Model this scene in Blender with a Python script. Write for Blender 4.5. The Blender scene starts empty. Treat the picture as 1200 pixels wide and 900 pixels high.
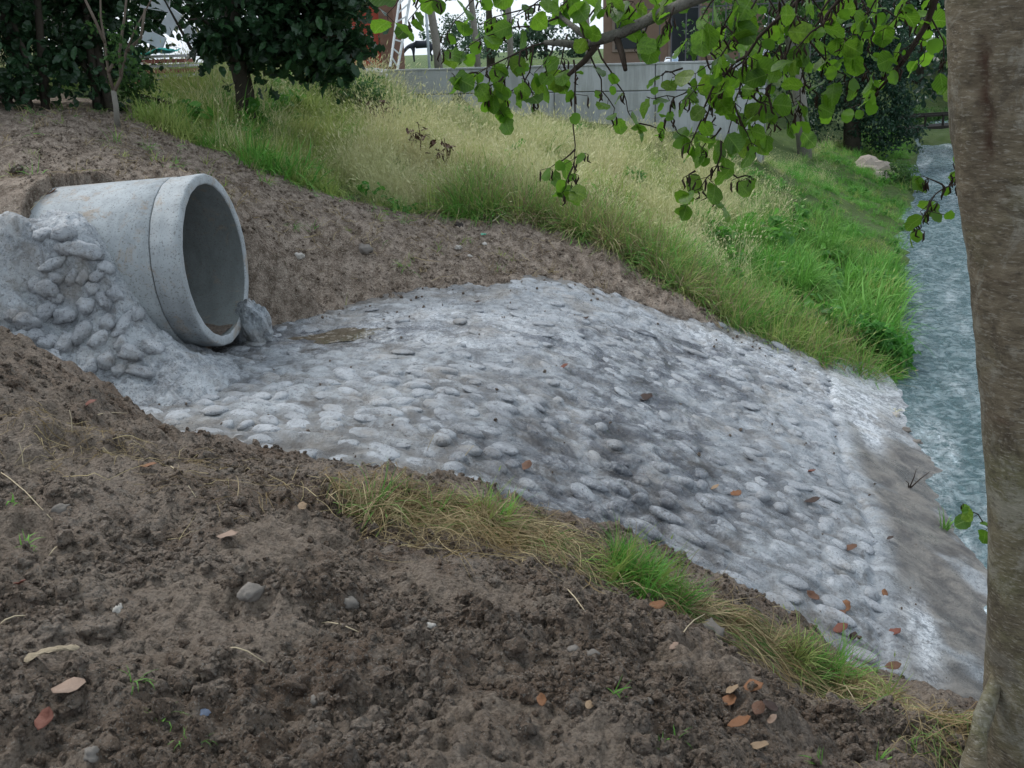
import bpy, math, random
import numpy as np
from mathutils import Vector, Matrix, Euler
random.seed(7); RNG = np.random.default_rng(11)
SC = bpy.context.scene
COL = SC.collection
PI = math.pi
R = math.radians

# ------------------------------------------------------------------ camera
FPX = 1203.0; TILT = R(18.0); ROLL = R(2.0); EYE = np.array([0, 0, 1.6])
fwd = np.array([0, math.cos(TILT), -math.sin(TILT)])
up0 = np.array([0, math.sin(TILT), math.cos(TILT)]); rt0 = np.array([1., 0, 0])
rgt = rt0 * math.cos(ROLL) - up0 * math.sin(ROLL); upv = up0 * math.cos(ROLL) + rt0 * math.sin(ROLL)
cam_d = bpy.data.cameras.new('camera'); cam = bpy.data.objects.new('camera', cam_d); COL.objects.link(cam)
cam_d.sensor_width = 36; cam_d.lens = 36 * FPX / 1200; cam_d.clip_start = 0.05; cam_d.clip_end = 3000
cam.matrix_world = Matrix(((rgt[0], upv[0], -fwd[0], EYE[0]), (rgt[1], upv[1], -fwd[1], EYE[1]),
                           (rgt[2], upv[2], -fwd[2], EYE[2]), (0, 0, 0, 1)))
SC.camera = cam
# ------------------------------------------------------------------ light
W = bpy.data.worlds.new('World'); SC.world = W; W.use_nodes = True
wn = W.node_tree; sky = wn.nodes.new('ShaderNodeTexSky'); sky.sky_type = 'NISHITA'; sky.sun_disc = False
SUN_EL, SUN_AZ = R(52), R(-50)         # azimuth from +Y, clockwise positive
sky.sun_elevation = SUN_EL; sky.sun_rotation = SUN_AZ; sky.air_density = 1.0; sky.dust_density = 3.5; sky.ozone_density = 1.5
clm = wn.nodes.new('ShaderNodeMix'); clm.data_type = 'RGBA'; clm.inputs[0].default_value = .82      # thin bright cloud over the whole sky
wn.links.new(sky.outputs[0], clm.inputs[6]); clm.inputs[7].default_value = (7.0, 7.75, 8.65, 1)
wn.links.new(clm.outputs[2], wn.nodes['Background'].inputs[0]); wn.nodes['Background'].inputs[1].default_value = 0.15
sl = bpy.data.lights.new('sun', 'SUN'); sl.energy = 2.2; sl.angle = R(22); sl.color = (1.0, 0.97, 0.93)
so = bpy.data.objects.new('sun', sl); COL.objects.link(so)
sd = Vector((math.sin(SUN_AZ) * math.cos(SUN_EL), math.cos(SUN_AZ) * math.cos(SUN_EL), math.sin(SUN_EL)))
so.rotation_euler = sd.to_track_quat('Z', 'Y').to_euler()
SC.view_settings.view_transform = 'Standard'; SC.view_settings.look = 'None'; SC.view_settings.exposure = 0.1; SC.view_settings.gamma = 1.0
SC.cycles.max_bounces = 6; SC.cycles.diffuse_bounces = 3; SC.cycles.glossy_bounces = 3; SC.cycles.transparent_max_bounces = 6
SC.cycles.use_denoising = True

# ------------------------------------------------------------------ helpers: viewing ray, noise
def at(px, py, Y=None, z=None, d=None):
    r = fwd + rgt * (px - 600) / FPX + upv * (450 - py) / FPX
    if Y is not None: d = Y / r[1]
    if z is not None: d = (z - EYE[2]) / r[2]
    return EYE + r * d
def proj(p):
    v = np.asarray(p, float) - EYE; d = v @ fwd
    return 600 + FPX * (v @ rgt) / d, 450 - FPX * (v @ upv) / d
def _h(ix, iy, s):
    h = (ix.astype(np.int64) * 374761393 + iy.astype(np.int64) * 668265263 + s * 1442695041) & 0xffffffff
    h = ((h ^ (h >> 13)) * 1274126177) & 0xffffffff
    return ((h ^ (h >> 16)) & 0xffff) / 65535.0
def perlin(x, y, s=0):
    x = np.asarray(x, float); y = np.asarray(y, float)
    ix = np.floor(x); iy = np.floor(y); fx = x - ix; fy = y - iy
    u = fx * fx * fx * (fx * (fx * 6 - 15) + 10); v = fy * fy * fy * (fy * (fy * 6 - 15) + 10)
    def g(a, b):
        an = _h(ix + a, iy + b, s) * 2 * PI
        return np.cos(an) * (fx - a) + np.sin(an) * (fy - b)
    return ((g(0, 0) * (1 - u) + g(1, 0) * u) * (1 - v) + (g(0, 1) * (1 - u) + g(1, 1) * u) * v) * 1.5
def fbm(x, y, o=4, s=0, g=.5):
    r = 0; a = 1
    for i in range(o): r = r + a * perlin(x * 2 ** i + 13.7 * i, y * 2 ** i - 7.1 * i, s + i); a *= g
    return r
def worley(x, y, s=0):
    ix = np.floor(x); iy = np.floor(y); best = np.full(np.shape(x), 9.)
    for a in (-1, 0, 1):
        for b in (-1, 0, 1):
            cx = ix + a + _h(ix + a, iy + b, s); cy = iy + b + _h(ix + a, iy + b, s + 91)
            best = np.minimum(best, (cx - x) ** 2 + (cy - y) ** 2)
    return np.sqrt(best)
def sstep(a, b, x):
    t = np.clip((x - a) / (b - a), 0, 1); return t * t * (3 - 2 * t)

# ------------------------------------------------------------------ helpers: meshes, tags
def mesh_np(name, V, F, mat=None, smooth=True):
    V = np.asarray(V, np.float32); F = np.asarray(F, np.int32); k = F.shape[1]
    me = bpy.data.meshes.new(name); me.vertices.add(len(V)); me.vertices.foreach_set('co', V.ravel())
    me.loops.add(F.size); me.loops.foreach_set('vertex_index', F.ravel())
    me.polygons.add(len(F)); me.polygons.foreach_set('loop_start', np.arange(0, F.size, k, dtype=np.int32))
    me.polygons.foreach_set('loop_total', np.full(len(F), k, np.int32))
    me.polygons.foreach_set('use_smooth', np.full(len(F), smooth))
    me.update(calc_edges=True)
    if mat: me.materials.append(mat)
    return me
def mesh_py(name, V, F, mat=None, smooth=False):
    me = bpy.data.meshes.new(name); me.from_pydata([tuple(map(float, v)) for v in V], [], [tuple(map(int, f)) for f in F]); me.update()
    if smooth: me.polygons.foreach_set('use_smooth', [True] * len(me.polygons))
    if mat: me.materials.append(mat)
    return me
def ob(name, me, parent=None, loc=(0, 0, 0), rot=(0, 0, 0), sc=1.0):
    o = bpy.data.objects.new(name, me); COL.objects.link(o); o.location = loc; o.rotation_euler = rot
    o.scale = (sc, sc, sc) if np.isscalar(sc) else sc
    if parent: o.parent = parent
    return o
def tag(o, label=None, cat=None, group=None, kind=None):
    if label: o['label'] = label
    if cat: o['category'] = cat
    if group: o['group'] = group
    if kind: o['kind'] = kind
    return o
def thing(name, label, cat, loc=(0, 0, 0), rz=0, group=None):
    return tag(ob(name, None, None, loc, (0, 0, rz)), label, cat, group)
def grid_faces(nr, nc, wrap=False):
    i = np.arange(nr - 1)[:, None] * nc; j = np.arange(nc if wrap else nc - 1)[None, :]; j2 = (j + 1) % nc
    return np.stack([i + j, i + j2, i + nc + j2, i + nc + j], -1).reshape(-1, 4)
class MB:
    def __init__(s): s.V = []; s.F = []
    def add(s, V, F):
        n = len(s.V); s.V += [tuple(v) for v in V]; s.F += [tuple(i + n for i in f) for f in F]; return s
    def box(s, c, d, rz=0, m=None):
        x, y, z = np.array(d) / 2.; V = [(a * x, b * y, e * z) for a in (-1, 1) for b in (-1, 1) for e in (-1, 1)]
        M = (m or Matrix.Identity(3)) @ Matrix.Rotation(rz, 3, 'Z')
        V = [tuple(M @ Vector(v) + Vector(c)) for v in V]
        return s.add(V, [(0, 1, 3, 2), (4, 6, 7, 5), (0, 4, 5, 1), (2, 3, 7, 6), (0, 2, 6, 4), (1, 5, 7, 3)])
    def bar(s, a, b, w, h=None):
        a = Vector(a); b = Vector(b); q = (b - a).to_track_quat('Z', 'Y').to_matrix()
        return s.box((a + b) / 2, (w, h or w, (b - a).length), 0, q)
    def tube(s, pts, rad, n=6, cap=True):
        P = [np.array(p, float) for p in pts]; r = rad if hasattr(rad, '__len__') else [rad] * len(P)
        V = []; ref = np.array([.31, .2, .93])
        for i, p in enumerate(P):
            t = P[min(i + 1, len(P) - 1)] - P[max(i - 1, 0)]; t /= (np.linalg.norm(t) + 1e-9)
            a = np.cross(t, ref); a /= (np.linalg.norm(a) + 1e-9); b = np.cross(t, a)
            for k in range(n):
                an = 2 * PI * k / n; V.append(p + r[i] * (math.cos(an) * a + math.sin(an) * b))
        F = [tuple(x) for x in grid_faces(len(P), n, True)]
        if cap: F += [tuple(range(n))[::-1], tuple(range((len(P) - 1) * n, len(P) * n))]
        return s.add(V, F)
    def build(s, name, mat, parent=None, smooth=False):
        return ob(name, mesh_py(name, s.V, s.F, mat, smooth), parent)
def rotmats(rx, ry, rz):
    cx, sx, cy, sy, cz, sz = np.cos(rx), np.sin(rx), np.cos(ry), np.sin(ry), np.cos(rz), np.sin(rz)
    return np.stack([np.stack([cy * cz, sx * sy * cz - cx * sz, cx * sy * cz + sx * sz], -1),
                     np.stack([cy * sz, sx * sy * sz + cx * cz, cx * sy * sz - sx * cz], -1),
                     np.stack([-sy, sx * cy, cx * cy], -1)], -2)
def merge(T, F, P, M, S):
    """copies of template (T,F) at points P, rotations M, scales S -> merged V,F"""
    S = np.asarray(S, float); S = S[:, None] * np.ones(3) if S.ndim == 1 else S
    V = np.einsum('nij,nvj->nvi', M, T[None] * S[:, None, :]) + P[:, None, :]
    n = len(P); FF = (np.asarray(F)[None] + (np.arange(n) * len(T))[:, None, None]).reshape(-1, len(F[0]))
    return V.reshape(-1, 3), FF

# ------------------------------------------------------------------ helpers: materials
class Mt:
    def __init__(s, name, rough=.8, spec=.3):
        s.m = bpy.data.materials.new(name); s.m.use_nodes = True; s.nt = s.m.node_tree; s.b = s.nt.nodes['Principled BSDF']
        s.b.inputs['Roughness'].default_value = rough; s.b.inputs['Specular IOR Level'].default_value = spec
        g = s.n('ShaderNodeNewGeometry'); s.pos = g.outputs['Position']; s.geo = g
    def n(s, t): return s.nt.nodes.new(t)
    def L(s, a, b): s.nt.links.new(a, b)
    def setin(s, node, i, v):
        if v is None: return
        if hasattr(v, 'is_output') or hasattr(v, 'links'): s.L(v, node.inputs[i])
        else: node.inputs[i].default_value = v
    def noise(s, scale, detail=4, rough=.55, vec=None, dist=0, stretch=None):
        t = s.n('ShaderNodeTexNoise'); v = vec or s.pos
        if stretch:
            mp = s.n('ShaderNodeMapping'); s.L(v, mp.inputs[0]); mp.inputs['Scale'].default_value = stretch
            if len(stretch) > 3: pass
            v = mp.outputs[0]
        s.L(v, t.inputs['Vector']); t.inputs['Scale'].default_value = scale; t.inputs['Detail'].default_value = detail
        t.inputs['Roughness'].default_value = rough; t.inputs['Distortion'].default_value = dist
        return t.outputs['Fac']
    def voro(s, scale, vec=None, feat='F1', out='Distance', rnd=1):
        t = s.n('ShaderNodeTexVoronoi'); t.feature = feat; s.L(vec or s.pos, t.inputs['Vector']); t.inputs['Scale'].default_value = scale
        t.inputs['Randomness'].default_value = rnd
        return t.outputs[out]
    def ramp(s, fac, stops):
        r = s.n('ShaderNodeValToRGB'); s.L(fac, r.inputs[0]); e = r.color_ramp.elements
        while len(e) < len(stops): e.new(.5)
        for k, (p, c) in enumerate(stops):
            e[k].position = p; e[k].color = (c, c, c, 1) if np.isscalar(c) else (*c, 1)
        return r.outputs[0]
    def mix(s, f, a, b, mode='MIX'):
        m = s.n('ShaderNodeMix'); m.data_type = 'RGBA'; m.blend_type = mode
        s.setin(m, 0, f)
        for i, v in ((6, a), (7, b)):
            if isinstance(v, (tuple, list)): v = (*v, 1) if len(v) == 3 else v
            s.setin(m, i, v)
        return m.outputs[2]
    def math(s, op, a, b=None, c=None, clamp=False):
        m = s.n('ShaderNodeMath'); m.operation = op; m.use_clamp = clamp
        s.setin(m, 0, a); s.setin(m, 1, b); s.setin(m, 2, c); return m.outputs[0]
    def attr(s, name, t='GEOMETRY', out='Fac'):
        a = s.n('ShaderNodeAttribute'); a.attribute_name = name; a.attribute_type = t; return a.outputs[out]
    def rnd(s): return s.n('ShaderNodeObjectInfo').outputs['Random']
    def col(s, c):
        if isinstance(c, (tuple, list)): s.b.inputs['Base Color'].default_value = (*c[:3], 1)
        else: s.L(c, s.b.inputs['Base Color'])
        return s
    def rough(s, r): s.setin(s.b, 'Roughness', r); return s
    def bump(s, h, dist=.01, strength=1.0):
        b = s.n('ShaderNodeBump'); b.inputs['Distance'].default_value = dist; b.inputs['Strength'].default_value = strength
        s.L(h, b.inputs['Height'])
        if s.b.inputs['Normal'].is_linked: s.L(s.b.inputs['Normal'].links[0].from_socket, b.inputs['Normal'])
        s.L(b.outputs[0], s.b.inputs['Normal']); return s
    def translucent(s, color, amt=.4):
        out = s.nt.nodes['Material Output']; t = s.n('ShaderNodeBsdfTranslucent'); mx = s.n('ShaderNodeMixShader')
        if isinstance(color, (tuple, list)): t.inputs[0].default_value = (*color, 1)
        else: s.L(color, t.inputs[0])
        mx.inputs[0].default_value = amt; s.L(s.b.outputs[0], mx.inputs[1]); s.L(t.outputs[0], mx.inputs[2]); s.L(mx.outputs[0], out.inputs[0]); return s
def plain(name, c, rough=.7, var=.25, scale=6, spec=.3):
    m = Mt(name, rough, spec); f = m.noise(scale, 4)
    m.col(m.mix(f, tuple(x * (1 - var) for x in c), tuple(min(1, x * (1 + var)) for x in c))); m.bump(m.noise(scale * 8, 3), .004, .5)
    return m.m

def soil_material(name='soil', dryc=None):
    m = Mt(name, .93, .25)
    big = m.noise(.9, 3); mid = m.noise(5, 5, .65); fine = m.noise(55, 5, .7)
    c = m.mix(m.ramp(big, [(.42, 0), (.58, 1)]), (.128, .089, .063), (.205, .158, .122))
    c = m.mix(m.ramp(mid, [(.46, 0), (.58, 1)]), c, m.mix(.55, c, (.285, .235, .19)))
    c = m.mix(m.ramp(fine, [(.38, .85), (.5, 0)]), c, (.022, .017, .013))
    c = m.mix(m.ramp(m.noise(18, 5, .7), [(.52, 0), (.64, .55)]), c, (.21, .185, .16))
    c = m.mix(m.ramp(m.noise(150, 2), [(.60, 0), (.66, .7)]), c, (.27, .25, .22))
    dry = m.attr('dry') if dryc is None else dryc
    dc = m.mix(m.ramp(m.noise(9, 6, .72), [(.42, 0), (.60, 1)]), (.155, .118, .088), (.38, .31, .25)); dc = m.mix(m.ramp(fine, [(.36, .6), (.46, 0)]), dc, (.05, .038, .03)); dc = m.mix(m.ramp(m.noise(70, 4, .6), [(.56, 0), (.64, .6)]), dc, (.50, .45, .37))
    c = m.mix(dry, c, dc)
    if dryc is None: c = m.mix(m.math('MULTIPLY', m.attr('crust'), m.ramp(m.noise(4, 6, .7), [(.40, .2), (.56, .85)])), c, m.mix(m.ramp(fine, [(.40, 0), (.55, 1)]), (.15, .118, .093), (.26, .213, .170)))
    if dryc is None: c = m.mix(m.attr('turf'), c, m.mix(mid, (.035, .075, .018), (.12, .17, .05)))
    m.col(c); m.rough(m.ramp(m.noise(3, 3), [(.4, .7), (.6, .97)]))
    h = m.math('ADD', m.math('MULTIPLY', m.noise(32, 7, .75), 1.0), m.math('MULTIPLY', m.voro(85), -.45))
    m.bump(h, .035, 1.0); m.bump(m.noise(260, 3), .003, .8)
    return m.m
def cement_material(name='cement', stone=False):
    m = Mt(name, .7, .4)
    big = m.noise(.9, 4, .6, dist=.5); mid = m.noise(5, 6, .68, dist=.5); fine = m.noise(70, 5, .7)
    c = m.mix(m.ramp(big, [(.42, 0), (.58, 1)]), (.185, .205, .225), (.30, .33, .357))
    c = m.mix(m.ramp(mid, [(.45, .0), (.60, .85)]), c, (.40, .43, .455))
    if stone:
        c = m.mix(.45, c, (.50, .52, .555)); c = m.mix(m.math('MULTIPLY', m.ramp(m.rnd(), [(.55, 0), (1, 1)]), .30), c, (.20, .205, .21))
        c = m.mix(m.math('MULTIPLY', m.ramp(m.rnd(), [(0, 1), (.4, 0)]), .4), c, (.44, .46, .48))
    w = m.attr('white')
    if not stone: c = m.mix(m.math('MULTIPLY', w, m.ramp(m.noise(13, 7, .8, dist=1.2), [(.44, 0), (.53, 1)])), c, (.62, .65, .68))
    c = m.mix(m.ramp(m.noise(2.6, 7, .75, dist=.9), [(.50, 0), (.62, .35 if stone else .62)]), c, (.085, .088, .095))
    c = m.mix(m.ramp(m.noise(24, 6, .75, dist=.6), [(.55, 0), (.63, .6)]), c, (.09, .09, .095))
    c = m.mix(m.ramp(fine, [(.57, 0), (.64, .75)]), c, (.06, .058, .06))
    c = m.mix(m.ramp(m.noise(2.1, 5, .7), [(.52, 0), (.64, .38)]), c, (.24, .20, .15))
    if not stone: c = m.mix(m.math('MULTIPLY', m.attr('joint'), m.ramp(m.noise(11, 5, .7), [(.40, .25), (.55, 1)])), c, (.085, .08, .075))
    wet = m.attr('wet', 'OBJECT' if stone else 'GEOMETRY'); c = m.mix(m.math('MULTIPLY', wet, m.ramp(m.noise(3.5, 6, .75, dist=.6), [(.43, .25), (.55, 1)])), c, m.mix(1.0, c, (.24, .25, .28), 'MULTIPLY'))
    if not stone: c = m.mix(m.attr('mud'), c, m.mix(m.ramp(mid, [(.42, 0), (.6, 1)]), (.07, .065, .06), (.175, .16, .14)))
    m.col(c); m.rough(m.ramp(m.noise(3.4, 5, .7), [(.42, .16), (.60, .7)]))
    m.rough(m.math('SUBTRACT', m.ramp(m.noise(3.4, 5, .7), [(.42, .25), (.60, .72)]), m.math('MULTIPLY', wet, .34)))
    m.bump(mid, .05, .5); m.bump(m.noise(40, 7, .75), .014, 1.0); 
    return m.m
SOIL = soil_material(); CEM = cement_material(); STONE = cement_material('cement_coated_stone', True); SOIL_DRY = soil_material('dry_soil', .8)
WALLM = None

# ------------------------------------------------------------------ the lie of the land
RIV = np.array([(-60, -12), (-6, 1.6), (2, 2.2), (4, 2.4), (6.05, 3.0), (6.6, 3.05), (9.43, 3.72), (12, 4.65), (15.5, 6.05), (20, 7.8), (26, 10.1), (30, 11.75), (36, 13.9), (42, 17.0), (48, 23), (60, 50), (400, 900)])
def xr(Y): return np.interp(Y, RIV[:, 0], RIV[:, 1])
def tt(X, Y): return (xr(Y) - X) * .96
def A0(X, Y):
    """broad surface of the stone apron"""
    t = tt(X, Y)
    z = np.interp(t, [-1.5, 0, .62, 1.5, 2.3, 2.9, 3.4, 4.0, 9], [-2.15, -1.62, -1.36, -1.03, -.73, -.53, -.43, -.405, -.40])
    k = np.interp(t, [2.2, 2.9, 3.6], [0, .03, 0]); return z + k
PUD = at(395, 392, z=-.41)[:2]
def Yn(X): return np.interp(X, [-3.2, -2.2, -1.9, -1.4, -.9, -.4, 0, .6, 1.2, 1.7, 2.2, 3.2], [5.7, 5.40, 5.28, 5.10, 4.92, 4.75, 4.6, 4.38, 4.18, 4.02, 3.88, 3.6])
def Yf(X): return np.interp(X, [-2.2, -1.5, -.8, 0, .5, 1.3, 2.1, 2.9, 4], [7.7, 8.3, 8.95, 9.3, 9.38, 9.36, 9.4, 9.35, 9.6])
def a_in(X, Y):
    s = np.minimum(Y - Yn(X), Yf(X) - Y) + .10 * fbm(X * 2.2, Y * 2.2, 4, 5)
    return np.minimum(s, X + 2.35)
CT = []
for px, py, Y in [(-200, 900, 2.0), (0, 900, 2.0), (300, 900, 2.05), (600, 900, 2.1), (900, 900, 2.3), (1100, 900, 2.62), (-150, 700, 2.75), (0, 700, 2.8), (300, 700, 2.9), (600, 700, 3.02),
                  (900, 800, 3.1), (0, 560, 3.6), (200, 560, 3.75), (400, 600, 3.7), (600, 640, 3.8), (750, 700, 3.7), (1000, 835, 3.3), (0, 418, 4.6), (-100, 400, 4.5), (60, 440, 4.75), (130, 463, 5.1), (200, 500, 5.25),
                  (270, 520, 5.0), (400, 548, 4.78), (520, 566, 4.55), (600, 592, 4.4), (750, 655, 4.15), (900, 737, 3.95), (1000, 795, 3.8), (1100, 826, 3.7), (1140, 850, 3.6), (1200, 880, 3.5),
                  (640, 300, 9.9), (700, 317, 9.8), (760, 342, 9.65), (830, 372, 9.55), (450, 300, 9.3), (560, 300, 9.7), (330, 330, 8.5), (330, 285, 9.0), (300, 200, 10.5), (430, 240, 11), (640, 252, 11), (740, 290, 10.5), (860, 390, 9.7),
                  (0, 150, 9.3), (150, 150, 10), (-150, 165, 8.8), (0, 240, 7.6), (-120, 260, 7.2), (10, 285, 6.95), (150, 200, 8.1), (210, 200, 8.3), (290, 262, 8.3),
                  (950, 330, 12.3), (900, 300, 12.8), (1000, 380, 11.0), (800, 200, 16), (700, 250, 12.6), (800, 285, 12.4), (600, 200, 13.5), (540, 170, 16), (480, 132, 19.5), (640, 143, 18.5), (760, 152, 18.2), (840, 160, 17.8),
                  (230, 130, 12.5), (430, 106, 17.7), (300, 142, 13), (350, 180, 12.5), (410, 205, 12.5), (470, 200, 13)]:
    CT.append(tuple(at(px, py, Y=Y)))
CT += [(-5, 14, 1.25), (-8, 12, 1.3), (-8, 8, 1.2), (-6, 18, 1.25), (-12, 20, 1.3), (-4.5, 5.6, .7), (-5, 3, .35), (-5, 0, .15), (0, 0, 0), (-.8, 1, .03), (0, -6, .1), (5, -6, -1.0), (-10, -8, .3), (1.3, 1.2, -.35),
       (2.3, 2.4, -1.35), (2.2, .5, -1.3), (1.5, 2.9, -.62), (2.1, 3.3, -1.15), (-20, 10, 1.3), (-30, -30, .5), (30, -30, .5)]
for Y in (9.65, 10.5, 12, 14, 17, 20, 26): CT.append((float(xr(Y)), Y, -1.66))
for Y in (20, 26): CT += [(float(xr(Y)) - 3.6, Y, -.35), (float(xr(Y)) - 6.5, Y, .45), (float(xr(Y)) - 11, Y, 1.15)]
CT = np.array(CT)
def rbf(C, c=.45, lam=.004):
    d = np.sqrt(((C[:, None, :2] - C[None, :, :2]) ** 2).sum(-1) + c * c)
    n = len(C); A = np.zeros((n + 3, n + 3)); A[:n, :n] = d - np.eye(n) * lam; A[:n, n] = 1; A[:n, n + 1:] = C[:, :2]; A[n, :n] = 1; A[n + 1:, :n] = C[:, :2].T
    w = np.linalg.solve(A, np.concatenate([C[:, 2], np.zeros(3)]))
    def f(X, Y):
        X = np.asarray(X, float); Y = np.asarray(Y, float); r = w[n] + w[n + 1] * X + w[n + 2] * Y
        for k in range(n): r = r + w[k] * np.sqrt((X - C[k, 0]) ** 2 + (Y - C[k, 1]) ** 2 + c * c)
        return r
    return f
_H0 = rbf(CT)
WA = at(440, 130, Y=20.4)[:2]; WB = at(862, 130, Y=17.5)[:2]; WD = (WB - WA) / np.linalg.norm(WB - WA); WN = np.array([-WD[1], WD[0]])
def behind(X, Y): return (X - WA[0]) * WN[0] + (Y - WA[1]) * WN[1]
def along(X, Y): return (X - WA[0]) * WD[0] + (Y - WA[1]) * WD[1]
WLEN = float(np.linalg.norm(WB - WA))
def grassline(X): return np.interp(X, [-9, -4.1, -3.5, -2.5, -1.5, -.5, .4, 1.3, 2.2, 2.7, 3.4, 5], [12.6, 12.2, 10.35, 10.45, 10.9, 10.95, 10.9, 10.35, 9.75, 9.6, 9.55, 9.5])
pn = np.array([math.cos(R(-6)) * math.cos(R(4)), math.sin(R(-6)) * math.cos(R(4)), math.sin(R(4))]); pu = np.cross(pn, [0, 0, 1]); pu /= np.linalg.norm(pu); pv = np.cross(pu, pn)
PC = at(254, 305, d=7.2); PR = .60
PNX = pn[:2] / np.linalg.norm(pn[:2])
def cyl_hit(px, py):
    r = at(px, py, d=1) - EYE; o = EYE - PC; r_ = r - (r @ pn) * pn; o_ = o - (o @ pn) * pn
    a = r_ @ r_; b = 2 * r_ @ o_; c = o_ @ o_ - .6 ** 2; D = b * b - 4 * a * c; return EYE + r * ((-b - math.sqrt(max(D, 0))) / (2 * a))
MC = [tuple(cyl_hit(*p)) for p in [(72, 250), (108, 266), (130, 300), (150, 335), (172, 366), (196, 392), (222, 404)]]
MC += [tuple(at(px, py, Y=Y)) for px, py, Y in [(48, 262, 6.62), (20, 278, 6.52), (-20, 300, 6.40), (100, 300, 6.50), (60, 305, 6.46), (20, 330, 6.36), (-30, 350, 6.25), (110, 350, 6.42), (70, 360, 6.4), (30, 370, 6.38), (0, 400, 6.22),
       (140, 390, 6.33), (100, 400, 6.27), (60, 410, 6.22), (20, 430, 6.08), (160, 425, 6.24), (120, 437, 6.16), (80, 447, 6.08), (210, 415, 6.36), (40, 455, 6.0)]]
MC += [(-1.75, 6.35, -.42), (-1.7, 6.6, -.43), (-1.9, 6.1, -.43), (-2.3, 5.9, -.43), (-2.8, 5.8, -.38), (-2.3, 5.6, -.5), (-3.2, 5.8, -.1), (-2.2, 7.05, -.3), (-2.9, 7.1, .35), (-3.4, 6.9, .75), (-3.6, 6.4, .25), (-3.2, 6.75, .72)]
MC = np.array(MC); MZ = rbf(MC, .12, .002)
_MZ = MZ
def land(X, Y, detail=True):
    X = np.asarray(X, float); Y = np.asarray(Y, float)
    far = np.sqrt(X * X + Y * Y)
    h = _H0(X, Y); t = tt(X, Y)
    gen = np.clip(-1.62 + np.interp(t, [0, 3.6, 6.5, 11], [0, 1.27, 2.07, 2.77]), -1.7, 1.15)
    h = h + (gen - h) * sstep(24, 44, far)
    h = np.minimum(h, 1.4 - .38 * sstep(16.5, 21, far))
    if detail:
        gm = sstep(-.15, .25, Y - grassline(X)); rough = 1 - gm
        h = h + .05 * fbm(X * .9, Y * .9, 3, 3) * sstep(60, 20, far)
        am = .55 + .75 * sstep(-.3, .5, fbm(X * 1.3, Y * 1.3, 3, 17)); nf = sstep(13, 8, far) * rough
        h = h + nf * am * (.062 * fbm(X * 3.6, Y * 3.6, 3, 23) + .036 * (np.abs(fbm(X * 9, Y * 9, 3, 29)) - .25))
        h = h + rough * sstep(5.5, 7.5, far) * sstep(16, 11, far) * (.030 * (np.abs(fbm(X * 5, Y * 5, 4, 52)) - .25) + .016 * fbm(X * 14, Y * 14, 3, 53))
        sm = sstep(-.05, .28, fbm(X * 1.3 + 3, Y * 1.7, 3, 97)); am = am * (1 - .85 * sm)      # trodden, smoother patches
        nn = sstep(9.5, 4.5, far) * rough
        wl = worley(X * 17 + .6 * perlin(X * 9, Y * 9, 2), Y * 17, 41); w2 = worley(X * 42, Y * 42, 43)
        h = h + nn * am * (.021 * np.clip(.75 - wl, 0, 1) + .010 * np.clip(.7 - w2, 0, 1)) + nn * .007 * fbm(X * 30, Y * 30, 3, 47)
        h = h + gm * .06 * fbm(X * 1.7, Y * 1.7, 3, 77) * sstep(40, 25, far)
    # terrace held by the concrete wall
    b = behind(X, Y); al = along(X, Y)
    inw = sstep(.03, .10, b) * sstep(WLEN + 6, WLEN + 1.5, al)
    terr = 1.06 - .06 * sstep(30, 80, far)
    h = np.where(inw > 0, h + (terr - h) * inw * sstep(5.5, 8.0, t + 0 * h), h)
    # river bed and right bank
    u = -t
    bed = np.interp(u, [0, .5, 6.2, 7.2, 10, 16], [-1.66, -2.15, -2.15, -1.2, .2, .9])
    bed = np.maximum(bed, np.where((u > .3) & (u < 6), -1.40 - .9 * sstep(1.5, 2.8, np.abs(Y - 34.3)), -9)) 
    h = np.where(u > 0, np.where(u > .5, bed, h + (bed - h) * sstep(0, .5, u)), h)
    # pressed down below the apron
    s = a_in(X, Y); w = sstep(-.04, .20, s)
    h = h + (A0(X, Y) - .13 - h) * w * (t > -.6)
    s = (X - PC[0]) * PNX[0] + (Y - PC[1]) * PNX[1]; l = -(X - PC[0]) * PNX[1] + (Y - PC[1]) * PNX[0]
    cov = PC[2] + .66 + s * .07 - .55 * (l / .75) ** 2 * (l < 0) - .10 * np.abs(l) * (l > 0)
    wc = sstep(-1.02, -1.22, s + .05 * perlin(X * 6, Y * 6, 4)) * sstep(-3.2, -2.4, s) * (np.abs(l) < .95)
    h = h + np.maximum(cov - h, 0) * wc
    # scooped out where the pipe and its masonry stand
    wp_ = sstep(-1.25, -1.1, s) * sstep(.25, .05, s) * sstep(.66, .56, np.abs(l))
    h = np.where(wp_ > 0, h + (np.minimum(h, PC[2] - .62 + s * .07) - h) * wp_, h)
    if detail:
        h = h + (.02 * fbm(X * 6, Y * 6, 3, 57) + .008 * perlin(X * 24, Y * 24, 58)) * sstep(.9, .6, np.abs(l)) * (np.abs(s) < 1.3)
        m = (X > -3.75) & (X < -1.6) & (Y > 5.3) & (Y < 7.1) & (np.abs(l) > .45)
        if np.any(m):
            mz = _MZ(X[m], Y[m]) - .10; ll = -(X[m] - PC[0]) * PNX[1] + (Y[m] - PC[1]) * PNX[0]
            wm = sstep(5.35, 5.6, Y[m]) * sstep(-1.7, -1.9, X[m]) * sstep(-3.75, -3.6, X[m]) * sstep(6.70, 6.56, Y[m] + .04 * perlin(Y[m] * 7, X[m] * 7, 6) - .25 * sstep(-3.05, -2.9, X[m])) * (ll < 0)
            h = h.copy(); h[m] = h[m] + (np.minimum(h[m], mz) - h[m]) * wm
    cv2 = PC[2] + .70 + s * .07 - .62 * np.abs(l / .78) ** 2.2 * (l < 0) - .10 * np.abs(l) * (l > 0)
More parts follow.
